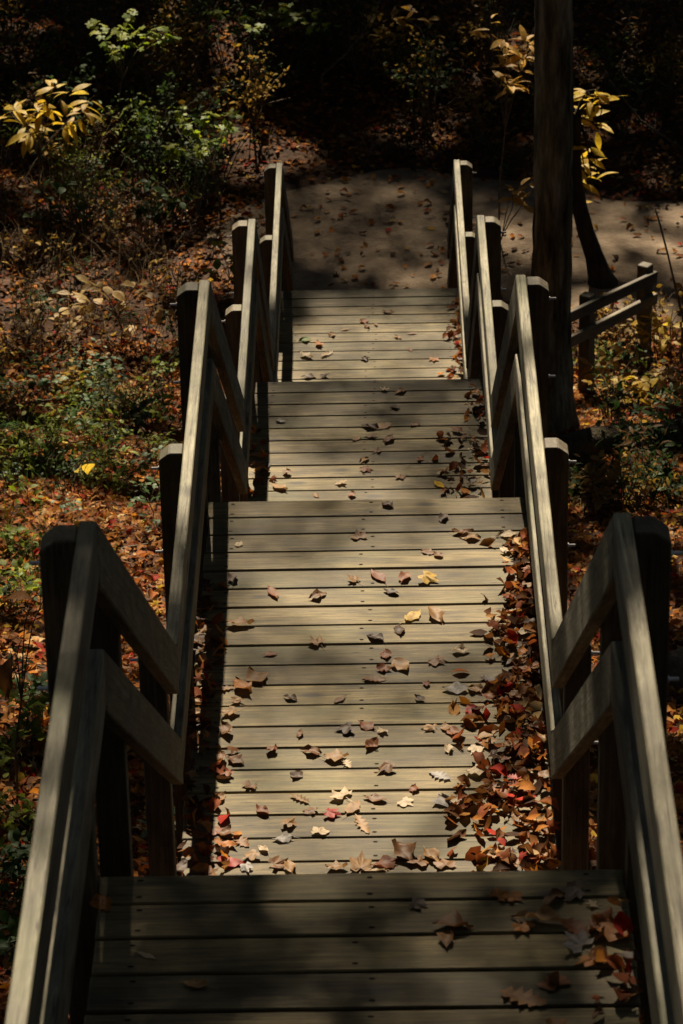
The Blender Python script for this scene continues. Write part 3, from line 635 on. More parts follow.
# lower boughs and understorey all round, well outside the picture: added to block sky light and keep the place dim
nr = 110000; ra_ = RNG.uniform(0, 6.283, nr); cr_ = RNG.uniform(1, 1.9, nr)
rx_ = np.cos(ra_) * 9.5 * cr_; ry_ = 14 + np.sin(ra_) * 30 * cr_; rz_ = ground_z(rx_, ry_) + RNG.uniform(.4, 19, nr) * 1.0
kk = ((np.abs(rx_) > 6.2) | (ry_ > 41) | (ry_ < -9)) & ~((rx_ < 0) & (ry_ > -4) & (ry_ < 30) & (rz_ > 7) & (RNG.random(nr) < .75))   # mask to thin the left for sky light, where the slope is more open; rx_, ry_, rz_ = rx_[kk], ry_[kk], rz_[kk]
x_ = np.concatenate([xa, bx_, rx_]); y_ = np.concatenate([ya, by_, ry_]); z_ = np.concatenate([za, bz_, rz_])
sz_ = np.concatenate([sa, RNG.uniform(.36, .55, len(bx_)), RNG.uniform(.4, .6, len(rx_))])
uu, vv = uv(x_, y_, z_)
kk = (RNG.random(len(x_)) < 1.0) & ((np.arange(len(x_)) < len(xa)) | (openness(uu, vv) < .06) | (z_ < 4)); x_, y_, z_, sz_ = x_[kk], y_[kk], z_[kk], sz_[kk]
own = np.argmin(np.stack([(x_ - t[0]) ** 2 + (y_ - t[1]) ** 2 for t in TREES]), 0)
quad = [(np.array([(-.5, 0, .02), (.0, -.42, .04), (.55, 0, -.06), (.05, .42, .04)]), [np.array([(0, 1, 2, 3)])])]
trees = []
for ti, (tx_, ty_, tr_, bk, lab) in enumerate(TREES):
    zb = gz(tx_, ty_); rt = empty('deciduous_tree', (tx_, ty_, zb), lab, 'tree', 'tall trees around the stairway')
    top = 19.5; pts = []; rad = []
    lean = (random.gauss(0, .012), random.gauss(0, .012)) if ti > 1 else (0.006, 0)
    for k in range(19):
        h = -.35 + (top - zb + .35) * (k / 18) ** 1.25
        pts.append((lean[0] * h + .025 * math.sin(h * .9 + ti), lean[1] * h + .025 * math.sin(h * .7 + ti * 2), h)); rad.append(tr_ * (1 + .55 * math.exp(-max(h, 0) * 3.2)) * (1 - .55 * max(h, 0) / (top - zb)))
    ns = 48 if ti < 2 else 14
    if ti < 2:                                            # finer rings where the bark is seen
        hh = np.concatenate([np.linspace(-.35, 5.5, 190), np.linspace(5.8, pts[-1][2], 14)]); P_ = np.array(pts)
        rad = list(np.interp(hh, P_[:, 2], rad)); pts = [(float(np.interp(h, P_[:, 2], P_[:, 0])), float(np.interp(h, P_[:, 2], P_[:, 1])), float(h)) for h in hh]
    V, Q = tube_np(pts, rad, ns)
    cen = np.repeat(np.array(pts), ns, 0); dirn = V - cen
    if ti < 2:
        th_ = np.arctan2(dirn[:, 1], dirn[:, 0]); zz_ = V[:, 2]
        fur = np.array([mnoise.noise(Vector((math.cos(a_) * 3.6, math.sin(a_) * 3.6, z * 1.7))) for a_, z in zip(th_, zz_)])
        fin = np.array([mnoise.noise(Vector((math.cos(a_) * 8, math.sin(a_) * 8, z * 7 + 40))) for a_, z in zip(th_, zz_)])
        flare = np.exp(-np.maximum(zz_, 0) * 4) * .35 * np.maximum(np.sin(th_ * 4 + 1), 0)
        V = cen + dirn * (1 - .5 * np.maximum(0, .28 - np.abs(fur) * 1.4) + .07 * fin + flare)[:, None]
    else:
        V = cen + dirn * (1 + .05 * np.sin(V[:, 2:3] * 3 + np.arctan2(dirn[:, 1:2], dirn[:, 0:1]) * 3) + RNG.normal(0, .018, (len(V), 1)))
    link('trunk', mesh_np('trunk', V, [Q], True), rt, M[bk])
    idx = np.where(own == ti)[0]; parts = []
    sel = RNG.choice(idx, min(16, len(idx)), replace=False) if len(idx) else []
    for j in sel:
        a = Vector((lean[0] * 8, lean[1] * 8, (top - zb) * random.uniform(.72, .97))); b = Vector((x_[j] - tx_, y_[j] - ty_, z_[j] - zb)); 
        mid = (a + b) / 2 + Vector((random.gauss(0, .3), random.gauss(0, .3), random.uniform(-.2, .5)))
        parts.append(tube_np([a, (a + mid) / 2, mid, (mid + b) / 2, b], [.05, .042, .032, .022, .006], 5))
    if parts:
        V, Q = join_np(parts); link('limbs', mesh_np('limbs', V, [Q], True), rt, M[bk])
        n = len(idx); pos = np.column_stack([x_[idx] - tx_, y_[idx] - ty_, z_[idx] - zb])
        me = scatter('crown', quad, pos, RNG.uniform(0, 6.28, n), RNG.normal(0, .55, (n, 2)), sz_[idx], np.array([(.085, .095, .012)]) * RNG.uniform(.6, 1.4, (n, 1)), M['crownleaf'])
        link('crown', me, rt)
    trees.append(rt)

# ------------------------------------------------------------------ understorey
LEAFM = {}
def green_leaf(kind, mat, var):
    key = (kind, mat, var)
    if key not in LEAFM:
        wd = {'lance': LANCE, 'oval': OVAL, 'oak': OAK}.get(kind)
        rr = random.Random(hash(key) % 999)
        if wd: V, Q = strip_leaf(wd, 1, rr.uniform(-.9, -.3), rr.uniform(-.1, .35), rr.uniform(-.4, .4)); Fs = [Q]
        else: V, T, Q = maple(rr.uniform(-.35, -.1), 0, var + 30); Fs = [T, Q]
        V = V - [V[:, 0].min(), 0, 0]
        me = mesh_np('leaf', V, Fs, True); me.materials.append(M[mat]); LEAFM[key] = me
    return LEAFM[key]
def sapling(name, base, tips, nleaf, kind, mat, lsize, label, cat, group=None, stem=.008, droop=.35, cluster=1, spread=.14, stemmat='twig', path=None):
    """a stem from the base, a twig out to each tip, single leaves set round the twigs"""
    base = Vector(base); rt = empty(name, base, label, cat, group); parts = []
    c = sum((Vector(t) for t in tips), Vector()) / len(tips) - base
    fork = Vector((c.x * .4, c.y * .4, max(c.z * .55, .05)))
    if path: fork = path[-1][0] - base; parts.append(tube_np([p - base for p, _ in path], [r_ for _, r_ in path], 10))
    else: parts.append(tube_np([Vector((0, 0, -.05)), fork * .5 + Vector((random.gauss(0, .02), random.gauss(0, .02), 0)), fork], [stem, stem * .85, stem * .7], 6))
    leafspots = []
    for t in tips:
        b = Vector(t) - base; mid = (fork + b) / 2 + Vector((random.gauss(0, .03), random.gauss(0, .03), .06 * b.length))
        tw = [fork, (fork + mid) / 2 + Vector((0, 0, .02)), mid, (mid + b) / 2 + Vector((0, 0, .015)), b]
        parts.append(tube_np(tw, [stem * .6, stem * .5, stem * .4, stem * .3, stem * .15], 5)); leafspots.append(tw)
    V, Q = join_np(parts); link('stem', mesh_np('stem', V, [Q], True), rt, M[stemmat])
    for tw in leafspots:
        for _ in range(max(1, nleaf // len(leafspots))):
            f = random.uniform(.35, 1) ** .6 * 4; k = min(int(f), 3); p = tw[k].lerp(tw[k + 1], f - k)
            ang = random.uniform(0, 6.28); el = random.gauss(-droop, .35)
            d = Vector((math.cos(ang) * math.cos(el), math.sin(ang) * math.cos(el), math.sin(el)))
            p = p + d * random.uniform(0, spread) * .3
            z = Vector((random.gauss(0, .35), random.gauss(0, .35), 1)); y = z.cross(d).normalized(); z = d.cross(y).normalized(); s = lsize * random.uniform(.65, 1.25)
            Mx = Matrix(((d.x, y.x, z.x, p.x), (d.y, y.y, z.y, p.y), (d.z, y.z, z.z, p.z), (0, 0, 0, 1))) @ Matrix.Scale(s, 4)
            link('leaf', green_leaf(kind, mat, random.randrange(4)), rt, None, Mx)
    return rt
def tips_at(pixels, Y, dj=.25): return [at_depth(px, py, Y + random.uniform(-dj, dj)) for px, py in pixels]
def gbase(x, y): return Vector((x, y, gz(x, y)))
q = at_depth(40, 150, 27.5)
sapling('sapling', gbase(q.x - .1, 27.7), tips_at([(15, 115), (40, 95), (70, 90), (85, 110), (25, 130), (60, 78), (5, 100), (95, 95)], 27.5), 70, 'lance', 'yl', .19, 'sapling with long drooping yellow leaves at the left edge, near the top', 'sapling', droop=.25)
sapling('sapling', gbase(-1.25, 27.7), tips_at([(165, 145), (185, 125), (210, 110), (230, 125), (200, 150), (160, 155), (215, 140), (240, 105), (178, 108)], 27.5, .3), 110, 'maple', 'gl', .105, 'sunlit green sapling with small lobed leaves left of the far handrail', 'sapling', 'green saplings beyond the trail', droop=.15)
sapling('sapling', gbase(-2.2, 29.3), tips_at([(105, 40), (120, 28), (140, 32), (160, 25), (115, 52), (95, 20), (175, 35), (130, 10)], 29, .3), 90, 'maple', 'gl', .12, 'bright green sapling near the top left corner, above the yellow one', 'sapling', 'green saplings beyond the trail', droop=.15)
sapling('sapling', gbase(-.9, 30.6), tips_at([(205, 10), (240, 15), (265, 8), (300, 20), (250, 30), (320, 10), (285, 5), (230, 30), (340, 25)], 30.2, .3), 95, 'maple', 'gl', .12, 'yellow green leafy sapling along the top edge, left of centre', 'sapling', 'green saplings beyond the trail', droop=.1)
# dark leaning sapling behind the trunk, with yellow leaves
b0 = on_ground(600, 284); SP = [(b0 + Vector((.03, 0, -.08)), .17)] + [(at_depth(px, py, b0.y + dy), r_) for px, py, dy, r_ in [(600, 276, 0, .10), (594, 255, .02, .075), (586, 232, .04, .068), (579, 205, .05, .064), (575, 180, .05, .06), (574, 150, .05, .055), (576, 115, .05, .045)]]
sap = sapling('sapling', b0, tips_at([(590, 95), (603, 105), (585, 120), (598, 130), (608, 100), (585, 175), (592, 190), (580, 205), (596, 165), (600, 92)], 26.3, .2), 60, 'lance', 'yl', .16, 'dark leaning sapling with bright yellow leaves right behind the slim trunk', 'sapling', stem=.02, droop=.2, stemmat='darkbark', path=SP)
sapling('sapling', gbase(1.05, 27.1), tips_at([(490, 15), (505, 35), (520, 20), (530, 40), (515, 50), (500, 65), (525, 65), (535, 25), (508, 80)], 26.6, .3), 80, 'lance', 'ol', .15, 'sapling with orange yellow leaves just left of the slim trunk', 'sapling', droop=.25)
sapling('sapling', gbase(.92, 26.0), tips_at([(520, 185), (528, 195), (512, 190), (534, 186)], 26.0, .1), 16, 'oval', 'ol', .11, 'little orange leaved seedling on the trail against the trunk', 'seedling', droop=.2)
sapling('sapling', gbase(-.1, 31.2), tips_at([(370, 12), (395, 20), (415, 10), (440, 25), (400, 40)], 30.8, .3), 36, 'oval', 'ol', .12, 'dim orange leaved sapling at the top centre beyond the trail', 'sapling', droop=.2)
# left slope
def plant_px(name, basepx, tippx, n, kind, mat, ls, label, cat, group=None, dj=.15, **kw):
    b = on_ground(*basepx); return sapling(name, b, [at_depth(px, py, b.y + random.uniform(-dj, dj)) for px, py in tippx], n, kind, mat, ls, label, cat, group, **kw)
plant_px('sapling', (120, 345), [(70, 272), (95, 285), (140, 283), (152, 287), (130, 300), (90, 300), (165, 310), (60, 290), (135, 330)], 44, 'oval', 'tanl', .13, 'sapling with faded tan leaves on the left slope behind the second landing', 'sapling', droop=.1)
plant_px('seedling', (108, 432), [(100, 342), (112, 352), (90, 360), (120, 372), (96, 385), (112, 395), (85, 400), (125, 405)], 84, 'oval', 'bg', .06, 'upright blue green plant with small paired leaflets on the left slope', 'plant', stem=.004, droop=.0)
plant_px('seedling', (172, 440), [(160, 395), (175, 385), (185, 405), (165, 415), (182, 420), (155, 410)], 60, 'oval', 'gl', .055, 'bushy bright green plant beside the second landing left handrail', 'plant', stem=.004, droop=.1)
plant_px('seedling', (232, 300), [(218, 243), (228, 262), (238, 258), (215, 275), (230, 278), (222, 252)], 16, 'oval', 'gl', .12, 'broad leaved green seedling between the left handrails', 'seedling', stem=.005, droop=.1)
plant_px('seedling', (25, 760), [(10, 690), (30, 680), (45, 700), (20, 715), (38, 725), (5, 735), (50, 735)], 60, 'maple', 'gl', .07, 'leafy yellow green plant at the left edge beside the near handrail', 'plant', stem=.004, droop=.1)
plant_px('seedling', (12, 610), [(5, 565), (18, 572), (10, 590), (28, 590)], 30, 'oval', 'gl', .06, 'small green plant at the left edge above the brown leaved seedling', 'plant', stem=.004, droop=.1)
plant_px('seedling', (45, 480), [(20, 440), (40, 445), (60, 452), (75, 445), (30, 462), (65, 470), (50, 430)], 70, 'maple', 'gl', .07, 'spreading yellow green plant among the ferns on the left slope', 'plant', stem=.004, droop=.05)
plant_px('seedling', (18, 800), [(10, 650), (35, 595), (22, 640), (60, 570)], 5, 'oval', 'brl', .16, 'near seedling with a few large brown leaves at the left edge', 'seedling', stem=.006, droop=.6)
plant_px('seedling', (80, 500), [(88, 457), (80, 465)], 3, 'oval', 'yl', .15, 'seedling with one big yellow leaf on the left slope', 'seedling', stem=.004, droop=.8)
plant_px('seedling', (175, 850), [(155, 822), (185, 820), (170, 815), (160, 832)], 26, 'lance', 'bg', .06, 'pale green weed under the left sloping rails', 'plant', stem=.003, droop=.1)
plant_px('seedling', (20, 900), [(8, 840), (30, 850), (15, 860), (35, 870), (5, 880)], 46, 'oval', 'dg', .07, 'dark green plant at the lower left edge outside the near handrail', 'plant', stem=.004, droop=.1)
plant_px('seedling', (30, 970), [(10, 925), (25, 935), (5, 950), (30, 955)], 30, 'oval', 'dg', .06, 'dark green plant in the bottom left corner', 'plant', stem=.004, droop=.1)
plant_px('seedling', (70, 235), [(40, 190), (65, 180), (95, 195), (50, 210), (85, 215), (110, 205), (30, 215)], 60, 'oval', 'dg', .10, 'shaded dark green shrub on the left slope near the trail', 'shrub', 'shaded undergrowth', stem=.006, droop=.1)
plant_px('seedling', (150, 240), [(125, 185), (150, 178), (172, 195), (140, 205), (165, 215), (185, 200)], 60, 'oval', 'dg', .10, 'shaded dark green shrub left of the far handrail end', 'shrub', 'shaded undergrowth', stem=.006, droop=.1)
plant_px('seedling', (60, 330), [(40, 300), (60, 312), (20, 318), (75, 322), (90, 318)], 34, 'oval', 'tanl', .09, 'low plant with tan leaves at the far left of the slope', 'plant', stem=.004, droop=.1)
plant_px('seedling', (150, 520), [(140, 485), (155, 480), (165, 495), (135, 500)], 30, 'maple', 'dg', .07, 'small dark green plant beside the middle post of the left rail', 'plant', stem=.004, droop=.1)
LOWP = sorted([(20, 458), (52, 472), (78, 482), (112, 472), (132, 487), (152, 466), (30, 503), (62, 517), (100, 424), (140, 424), (150, 394), (165, 378), (20, 402), (45, 397), (10, 548), (157, 530), (30, 592), (40, 694), (10, 745), (35, 470), (90, 440), (70, 405), (125, 445), (8, 480)], key=lambda t: t[1])
for k, (px, py) in enumerate(LOWP):
    plant_px('seedling', (px, py + 6), [(px + random.uniform(-14, 14), py - random.uniform(2, 24)) for _ in range(5)], 26, random.choice(['oval', 'maple', 'oval', 'lance']), ['gl', 'gl', 'bg', 'dg'][k % 4], random.uniform(.045, .075),
        'low %s plant on the left slope, %s of that colour from the top' % (['yellow green', 'fresh green', 'blue green', 'dark green'][k % 4], NUM[k // 4]), 'plant', 'low green plants on the left slope', stem=.0035, droop=.05, dj=.08)
# right side
for k, (bx, tips, n, mat, lab) in enumerate([
    ((655, 372), [(640, 320), (655, 315), (668, 325), (650, 335), (672, 340), (660, 300)], 34, 'yl', 'yellow leaved seedling right of the low side railing'),
    ((610, 405), [(590, 365), (605, 355), (620, 370), (598, 380), (625, 350)], 34, 'ol', 'orange yellow seedling below the low side railing'),
    ((675, 415), [(660, 370), (675, 362), (683, 380), (668, 392)], 28, 'tanl', 'tan leaved seedling at the right edge above the mossy log'),
    ((640, 415), [(625, 385), (640, 375), (652, 390), (635, 398)], 26, 'yl', 'low yellow leaved seedling in front of the mossy log')]):
    plant_px('seedling', bx, tips, n, 'oval', mat, .10, lab, 'seedling', 'yellow seedlings on the right slope', stem=.004, droop=.15)
plant_px('seedling', (672, 425), [(660, 400), (672, 392), (683, 402)], 40, 'lance', 'dg', .07, 'small dark green seedling at the right edge by the mossy log', 'plant', stem=.004, droop=-.2)
plant_px('seedling', (600, 500), [(585, 470), (605, 462), (620, 478), (595, 485)], 44, 'oval', 'dg', .06, 'dark green ground plant below the mossy log', 'plant', 'green ground plants on the right slope', stem=.004, droop=.1)
plant_px('seedling', (650, 510), [(635, 480), (655, 472), (672, 488)], 40, 'oval', 'dg', .06, 'dark green ground plant right of the other one below the log', 'plant', 'green ground plants on the right slope', stem=.004, droop=.1)
# bushes: many thin stems and a mass of small leaves
GRN = {'dark green': [(.022, .045, .010), (.045, .08, .015)], 'yellow green': [(.10, .14, .014), (.17, .19, .022)], 'brown': [(.09, .045, .014), (.14, .07, .02)], 'golden': [(.30, .17, .02), (.40, .25, .035)], 'tan': [(.22, .14, .045), (.3, .2, .07)], 'grey green': [(.06, .09, .04), (.09, .13, .06)]}
BT = [lt(*strip_leaf([.02, .25, .26, .01], 1, cu, fo, tw)) for cu, fo, tw in ((-.5, .15, .2), (-.9, .3, -.3), (-.3, .05, .4), (-.7, -.1, 0))]
BT2 = [lt(*strip_leaf([.02, .13, .14, .01], 1, cu, fo, tw)) for cu, fo, tw in ((-.5, .15, .2), (-.9, .3, -.3), (-.3, .05, .4))]
M['bushleaf'] = leaf_mat('bush_leaf', None, .5, .6, attr=True)
def bush(b, r, h, n, colour, ls, label, cat, group, narrow=False, nst=7):
    rt = empty('leafy_shrub', b, label, cat, group); parts = []; P = []
    for k in range(nst):
        a = random.uniform(0, 6.28); rr = r * math.sqrt(random.random()); e = Vector((math.cos(a) * rr, math.sin(a) * rr, h * random.uniform(.55, 1)))
        m = e * .5 + Vector((random.gauss(0, .04), random.gauss(0, .04), h * .12)); st = Vector((random.gauss(0, .03), random.gauss(0, .03), -.06))
        parts.append(tube_np([st, st.lerp(m, .55), m, m.lerp(e, .55) + Vector((0, 0, .02 * h)), e], [.006 * h + .002, .005 * h + .002, .004 * h + .001, .003, .001], 4))
        for _ in range(n // nst):
            f = random.random() ** .5; p = (st.lerp(m, f * 2) if f < .5 else m.lerp(e, f * 2 - 1)); P.append(p + Vector((random.gauss(0, ls * .9), random.gauss(0, ls * .9), random.gauss(0, ls * .5))))
    V, Q = join_np(parts); link('stem', mesh_np('stem', V, [Q], True), rt, M['twig'])
    P = np.array([tuple(p) for p in P]); n = len(P); c0, c1 = np.array(GRN[colour][0]), np.array(GRN[colour][1]); t = RNG.random((n, 1))
    link('foliage', scatter('foliage', BT2 if narrow else BT, P, RNG.uniform(0, 6.28, n), RNG.normal(0, .5, (n, 2)), RNG.uniform(.6, 1.2, n) * ls, c0 * (1 - t) + c1 * t, M['bushleaf']), rt)
def ordinal(k):
    if k < 20: return NUM[k]
    tens = ['twenty', 'thirty', 'forty', 'fifty', 'sixty'][(k + 1) // 10 - 2]; u = (k + 1) % 10
    return (tens + '-' + NUM[u - 1]) if u else {'twenty': 'twentieth', 'thirty': 'thirtieth', 'forty': 'fortieth', 'fifty': 'fiftieth', 'sixty': 'sixtieth'}[tens]
def bush_belt(spots, where, group, cat='shrub'):
    cnt = {}
    def sx(t):
        if t[0] > -900: return t[0]
        d_ = (t[1] - Vector((CX, 0, CAMZ))); return 341.5 + F_PX * d_.dot(_r) / d_.dot(_f0)
    for (px, py, colour, r, h, n, ls, nar) in sorted(spots, key=sx):
        k = cnt.get(colour, 0); cnt[colour] = k + 1
        bush(on_ground(px, py) if px > -900 else gbase(py.x, py.y), r, h, n, colour, ls, '%s shrub %s, %s of its colour from the left' % (colour, where, ordinal(k)), cat, group, nar)
rb = random.Random(5)
far = []
for k in range(112):                                     # beyond the trail, up to the top of the picture
    px = rb.uniform(-30, 710) if k < 72 else rb.uniform(-30, 260); py = rb.uniform(25, 150) if px > 250 else rb.uniform(30, 230)
    col_ = rb.choices(['dark green', 'yellow green', 'brown', 'golden'], [6, 2.6, 2.4, 1.0] if px < 330 else [3, .3, 4, 2])[0]
    far.append((px, py, col_, rb.uniform(.25, .5), rb.uniform(.4, 1.0), rb.randint(90, 200), rb.uniform(.045, .08), rb.random() < .4))
for k in range(12):
    xq = rb.uniform(-.6, 3.2); q_ = Vector((xq, float(trail_c(np.array(xq)) + trail_w(np.array(xq)) * rb.uniform(.92, 1.15)), 0))
    far.append((-1000 - k, q_, rb.choice(['brown', 'golden', 'dark green', 'brown']), .22, .3, 60, .06, False))
bush_belt(far, 'beyond the trail', 'shrubs beyond the trail')
lft = []
for k in range(96):
    px = rb.uniform(-15, 185); py = rb.uniform(215, 500)
    col_ = rb.choices(['dark green', 'yellow green', 'brown', 'tan', 'grey green', 'golden'], [3.5, 5, 1.5, 1.8, 2.4, 1.3])[0]
    lft.append((px, py, col_ if py > 390 else rb.choice(['brown', 'tan', 'dark green', 'golden', 'brown']), rb.uniform(.12, .26), rb.uniform(.15, .42), rb.randint(60, 120) if py > 390 else rb.randint(20, 46), rb.uniform(.035, .075), rb.random() < .4))
for (px, py) in [(10, 690), (35, 720), (15, 610), (28, 560), (8, 780), (30, 850), (12, 930), (150, 500), (120, 500), (5, 840), (22, 900)]:
    lft.append((px, py, rb.choice(['yellow green', 'dark green', 'yellow green']), .1, .2, 60, .045, False))
bush_belt(lft, 'on the left slope', 'shrubs on the left slope')
rgt = []
for k in range(26):
    px = rb.uniform(578, 700); py = rb.uniform(300, 520)
    col_ = rb.choices(['golden', 'tan', 'dark green', 'yellow green', 'brown'], [2.2, 2, 3, 1, 3] if py < 420 else [.6, .6, 5, 1, 1])[0]
    rgt.append((px, py, col_, rb.uniform(.12, .26), rb.uniform(.15, .5), rb.randint(60, 130), rb.uniform(.05, .085), rb.random() < .4))
for (px, py, c_) in [(600, 352, 'golden'), (618, 345, 'golden'), (632, 372, 'tan'), (652, 350, 'golden'), (660, 330, 'golden'), (590, 378, 'golden'), (606, 420, 'golden'), (628, 412, 'tan'), (650, 400, 'yellow green'), (674, 352, 'golden')]:
    rgt.append((px, py, c_, .16, .42, 26, .055, False))
bush_belt(rgt, 'on the right slope', 'shrubs on the right slope')
# ferns
def fern(b, n, ln, label):
    rt = empty('fern', b, label, 'fern', None)
    for k in range(n):
        a = 6.28 * k / n + random.uniform(-.3, .3); L_ = ln * random.uniform(.8, 1.15); V = []; Fq = []; prev = None
        N_ = 12
        for i in range(N_):
            t = (i + .5) / N_; x = L_ * t; z = L_ * (.75 * t - .72 * t * t); wv = L_ * .27 * math.sin(math.pi * (t * .86 + .12)) ** .9
            for s in (-1, 1):
                j = len(V); V += [(x, 0, z), (x + .025 * L_, 0, z), (x + wv * .45 + .012 * L_, s * wv, z - .12 * wv), (x + wv * .45, s * wv, z - .12 * wv)]
                V[j + 1] = (x + .03 * L_, 0, z); V[j + 2] = (x + wv * .45 + .006 * L_, s * wv, z - .12 * wv)
                Fq.append((j, j + 1, j + 2, j + 3))
        me = mesh_np('frond', np.array(V), [np.array(Fq)]); me.materials.append(M['fern'])
        link('frond', me, rt, None, Matrix.Rotation(a, 4, 'Z'))
    return rt
fern(on_ground(25, 445), 7, .42, 'green fern at the left edge of the slope'); fern(on_ground(115, 412), 6, .36, 'small fern below the blue green plant'); fern(on_ground(60, 425), 6, .3, 'little fern between the two other ferns')

# ------------------------------------------------------------------ low side railing beside the trail, right of the trunk
pA = on_ground(643, 366); pB = on_ground(586, 393)
fence = empty('side_railing', pB, 'short weathered plank railing with two posts right of the slim trunk', 'railing')
def fbox(name, me, mat, Mw): 
    o = bpy.data.objects.new(name, me); COL.objects.link(o)
    if not me.materials: me.materials.append(mat)
    o.parent = fence; o.matrix_local = Matrix.Translation(-pB) @ Mw; return o
dd = Vector((pA.x - pB.x, pA.y - pB.y, 0)).normalized(); ang = math.atan2(dd.y, dd.x)
for p_, h in ((pA, .84), (pB, .80)):
    fbox('post', box_mesh('post', h + .4, .09, .09, .005), M['post'], Matrix.Translation((p_.x, p_.y, p_.z + h / 2 - .2)) @ Matrix.Rotation(ang, 4, 'Z') @ Matrix.Rotation(-math.pi / 2, 4, 'Y'))
L_ = (Vector((pA.x, pA.y, 0)) - Vector((pB.x, pB.y, 0))).length
nrm = Vector((dd.y, -dd.x, 0))
for (ya, yb) in ((267, 294), (289, 318)):
    a = at_depth(641, ya, pA.y); b = at_depth(589, yb, pB.y); d = (b - a).normalized(); a = a - d * .06; b = b + d * .45
    c = (a + b) / 2 + nrm * .066 - Vector((0, 0, .07)); d = a - b; sl = math.atan2(d.z, math.hypot(d.x, d.y))
    fbox('rail', box_mesh('rail', d.length, .038, .085, .004), M['post'], Matrix.Translation(c) @ Matrix.Rotation(ang, 4, 'Z') @ Matrix.Rotation(-sl, 4, 'Y'))

# ------------------------------------------------------------------ logs, rock, twigs, grass
def log(pts, rad, label, name='fallen_log', mat='moss', n=12):
    P = [Vector(p) for p in pts]; c = P[0].copy()
    V, Q = tube_np([p - c for p in P], rad, n); V = V + RNG.normal(0, rad[0] * .07, V.shape)
    k = len(P) - 1; caps = [np.arange(n)[::-1].copy(), np.arange(k * n, k * n + n)]
    me = mesh_np(name, V, [Q, np.array(caps)], True); o = link(name, me, None, M[mat]); o.location = c
    return tag(o, label, 'log' if 'log' in name else 'twig' if 'twig' in name else 'branch')
a, b = on_ground(572, 462), on_ground(700, 442)
log([a.lerp(b, t) + Vector((0, 0, .10 + .02 * math.sin(t * 7))) for t in (-.1, .15, .4, .7, 1, 1.3)], [.10, .11, .11, .105, .095, .08], 'dark mossy log lying on the slope right of the trunk')
a, b = on_ground(655, 690), on_ground(720, 672)
log([a.lerp(b, t) + Vector((0, 0, .07)) for t in (0, .3, .7, 1.2)], [.11, .115, .11, .1], 'short grey log end at the right edge behind the near post', mat='twig')
TW = [((0, 475), (70, 492)), ((60, 545), (110, 560)), ((0, 410), (90, 398)), ((110, 560), (165, 545)), ((575, 395), (640, 372)), ((600, 445), (683, 408)), ((630, 500), (683, 496)), ((0, 860), (40, 905)), ((30, 375), (80, 340)), ((135, 580), (163, 596)), ((580, 330), (600, 372)), ((640, 520), (683, 545))]
TL = sorted([t for t in TW if t[0][0] < 300], key=lambda t: -t[0][1]); TR = sorted([t for t in TW if t[0][0] > 300], key=lambda t: -t[0][1])
for k, (p, q) in enumerate(TW):
    a, b = on_ground(*p), on_ground(*q); m = (a + b) / 2; m.z = gz(m.x, m.y)
    log([a + Vector((0, 0, .015)), a.lerp(m, .5) + Vector((0, 0, .03)), m + Vector((random.gauss(0, .05), random.gauss(0, .05), .035)), m.lerp(b, .5) + Vector((0, 0, .035)), b + Vector((0, 0, .02))], [.009, .008, .007, .006, .003],
        'thin twig among the leaves on the %s slope, %s from the near end' % (('left', NUM[TL.index((p, q))]) if p[0] < 300 else ('right', NUM[TR.index((p, q))])), 'fallen_twig', 'twig', 6)['group'] = 'twigs on the %s slope' % ('left' if p[0] < 300 else 'right')
for (pxs, Y, lab) in [([(683, 318), (676, 290), (668, 255), (660, 225), (655, 208)], 24.6, 'bare upright stem at the right edge in front of the trail'), ([(322, 75), (345, 55), (365, 30), (380, 0)], 30, 'bare pale branch slanting up at the top centre'), ([(250, 45), (256, 80), (262, 105), (290, 98)], 29.5, 'thin pale hooked branch above the far left handrail'), ([(683, 150), (640, 120), (610, 80)], 28.8, 'thin bare branch in the dark right of the trunk')]:
    pts = [at_depth(px, py, Y) for px, py in pxs]
    b0 = pts[0]; g = Vector((b0.x, b0.y + .05, gz(b0.x, b0.y + .05) - .05)); log([g] + pts, [.012] + [.011 - .0015 * k for k in range(len(pts))], lab, 'bare_branch', 'twig', 6)
rt_ = random.Random(9)
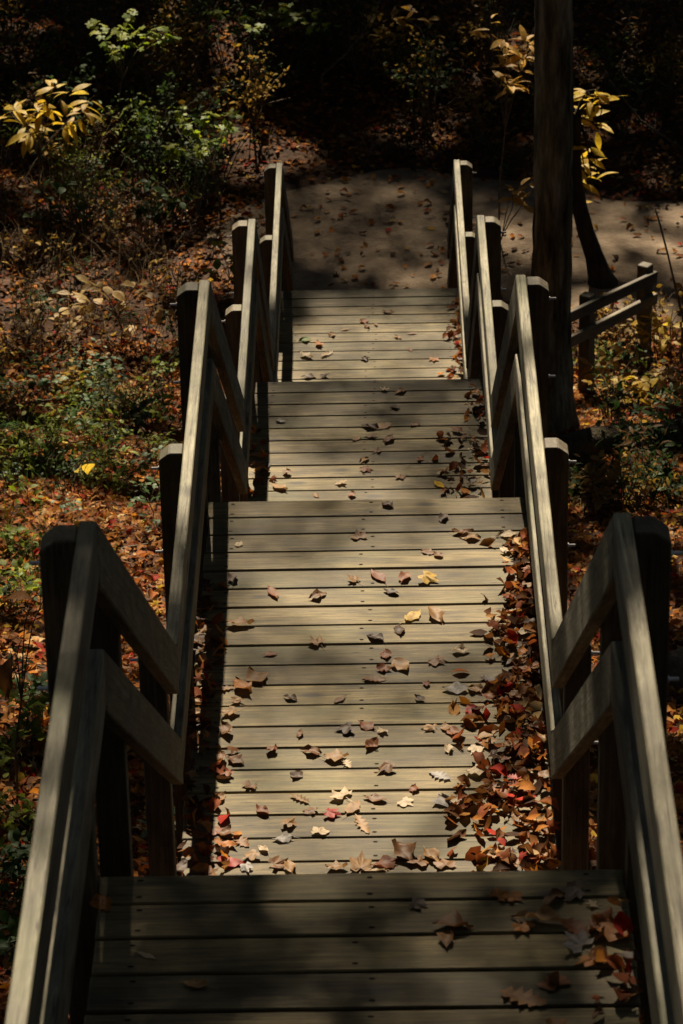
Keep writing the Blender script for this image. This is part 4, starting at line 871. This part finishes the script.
BS = sorted([(rt_.uniform(10, 330), rt_.uniform(40, 240)) if k < 18 else (rt_.uniform(440, 680), rt_.uniform(40, 190)) for k in range(26)])
for k in range(26):
    px, py = BS[k]
    b0 = on_ground(px, py); h = rt_.uniform(.5, 1.3); an = rt_.uniform(0, 6.28); ln = rt_.uniform(.3, .9)
    P_ = [b0 + Vector((math.cos(an) * ln * t ** 1.5 * h + rt_.gauss(0, .02), math.sin(an) * ln * t ** 1.5 * h * .6 + rt_.gauss(0, .02), h * (t - .25 * t * t) - .04)) for t in (0, .2, .4, .6, .8, 1)]
    log(P_, [.008, .007, .006, .005, .004, .002], 'thin bare stem arching in the dim brush, %s from the left' % ordinal(k), 'bare_branch', 'twig', 5)['group'] = 'bare stems in the brush'
# dry grass on the shaded left slope
def grass(n, region, h0, h1, mat, label):
    V, Fq = [], []
    for _ in range(n):
        px, py = random.uniform(region[0], region[2]), random.uniform(region[1], region[3])
        if n and _ % 9 == 0: c = on_ground(px, py)
        x, y = c.x + random.gauss(0, .16), c.y + random.gauss(0, .25); z = gz(x, y); a = random.uniform(0, 6.28); h = random.uniform(h0, h1); be = random.uniform(.2, .9); w_ = random.uniform(.0018, .004)
        d = Vector((math.cos(a), math.sin(a), 0)); s = Vector((-d.y, d.x, 0)); j = len(V)
        for k in range(5):
            t = k / 4; p = Vector((x, y, z - .01)) + d * (h * be * t * t) + Vector((0, 0, h * (t - .35 * be * t * t))); ww = w_ * (1.05 - t)
            V += [tuple(p - s * ww), tuple(p + s * ww)]
        for k in range(4): Fq.append((j + 2 * k, j + 2 * k + 1, j + 2 * k + 3, j + 2 * k + 2))
    o = link('grass', mesh_np('grass', np.array(V), [np.array(Fq)]), None, M[mat]); tag(o, label, 'grass', kind='stuff')
grass(420, (0, 180, 200, 330), .25, .6, 'straw', 'thin dry grass stems arching over the shaded left slope')
grass(260, (0, 440, 60, 620), .12, .3, 'fern', 'sparse green grass blades on the left slope')
grass(160, (580, 400, 683, 520), .1, .25, 'dg', 'short dark green grass on the right slope')
print('objects', len(bpy.data.objects))
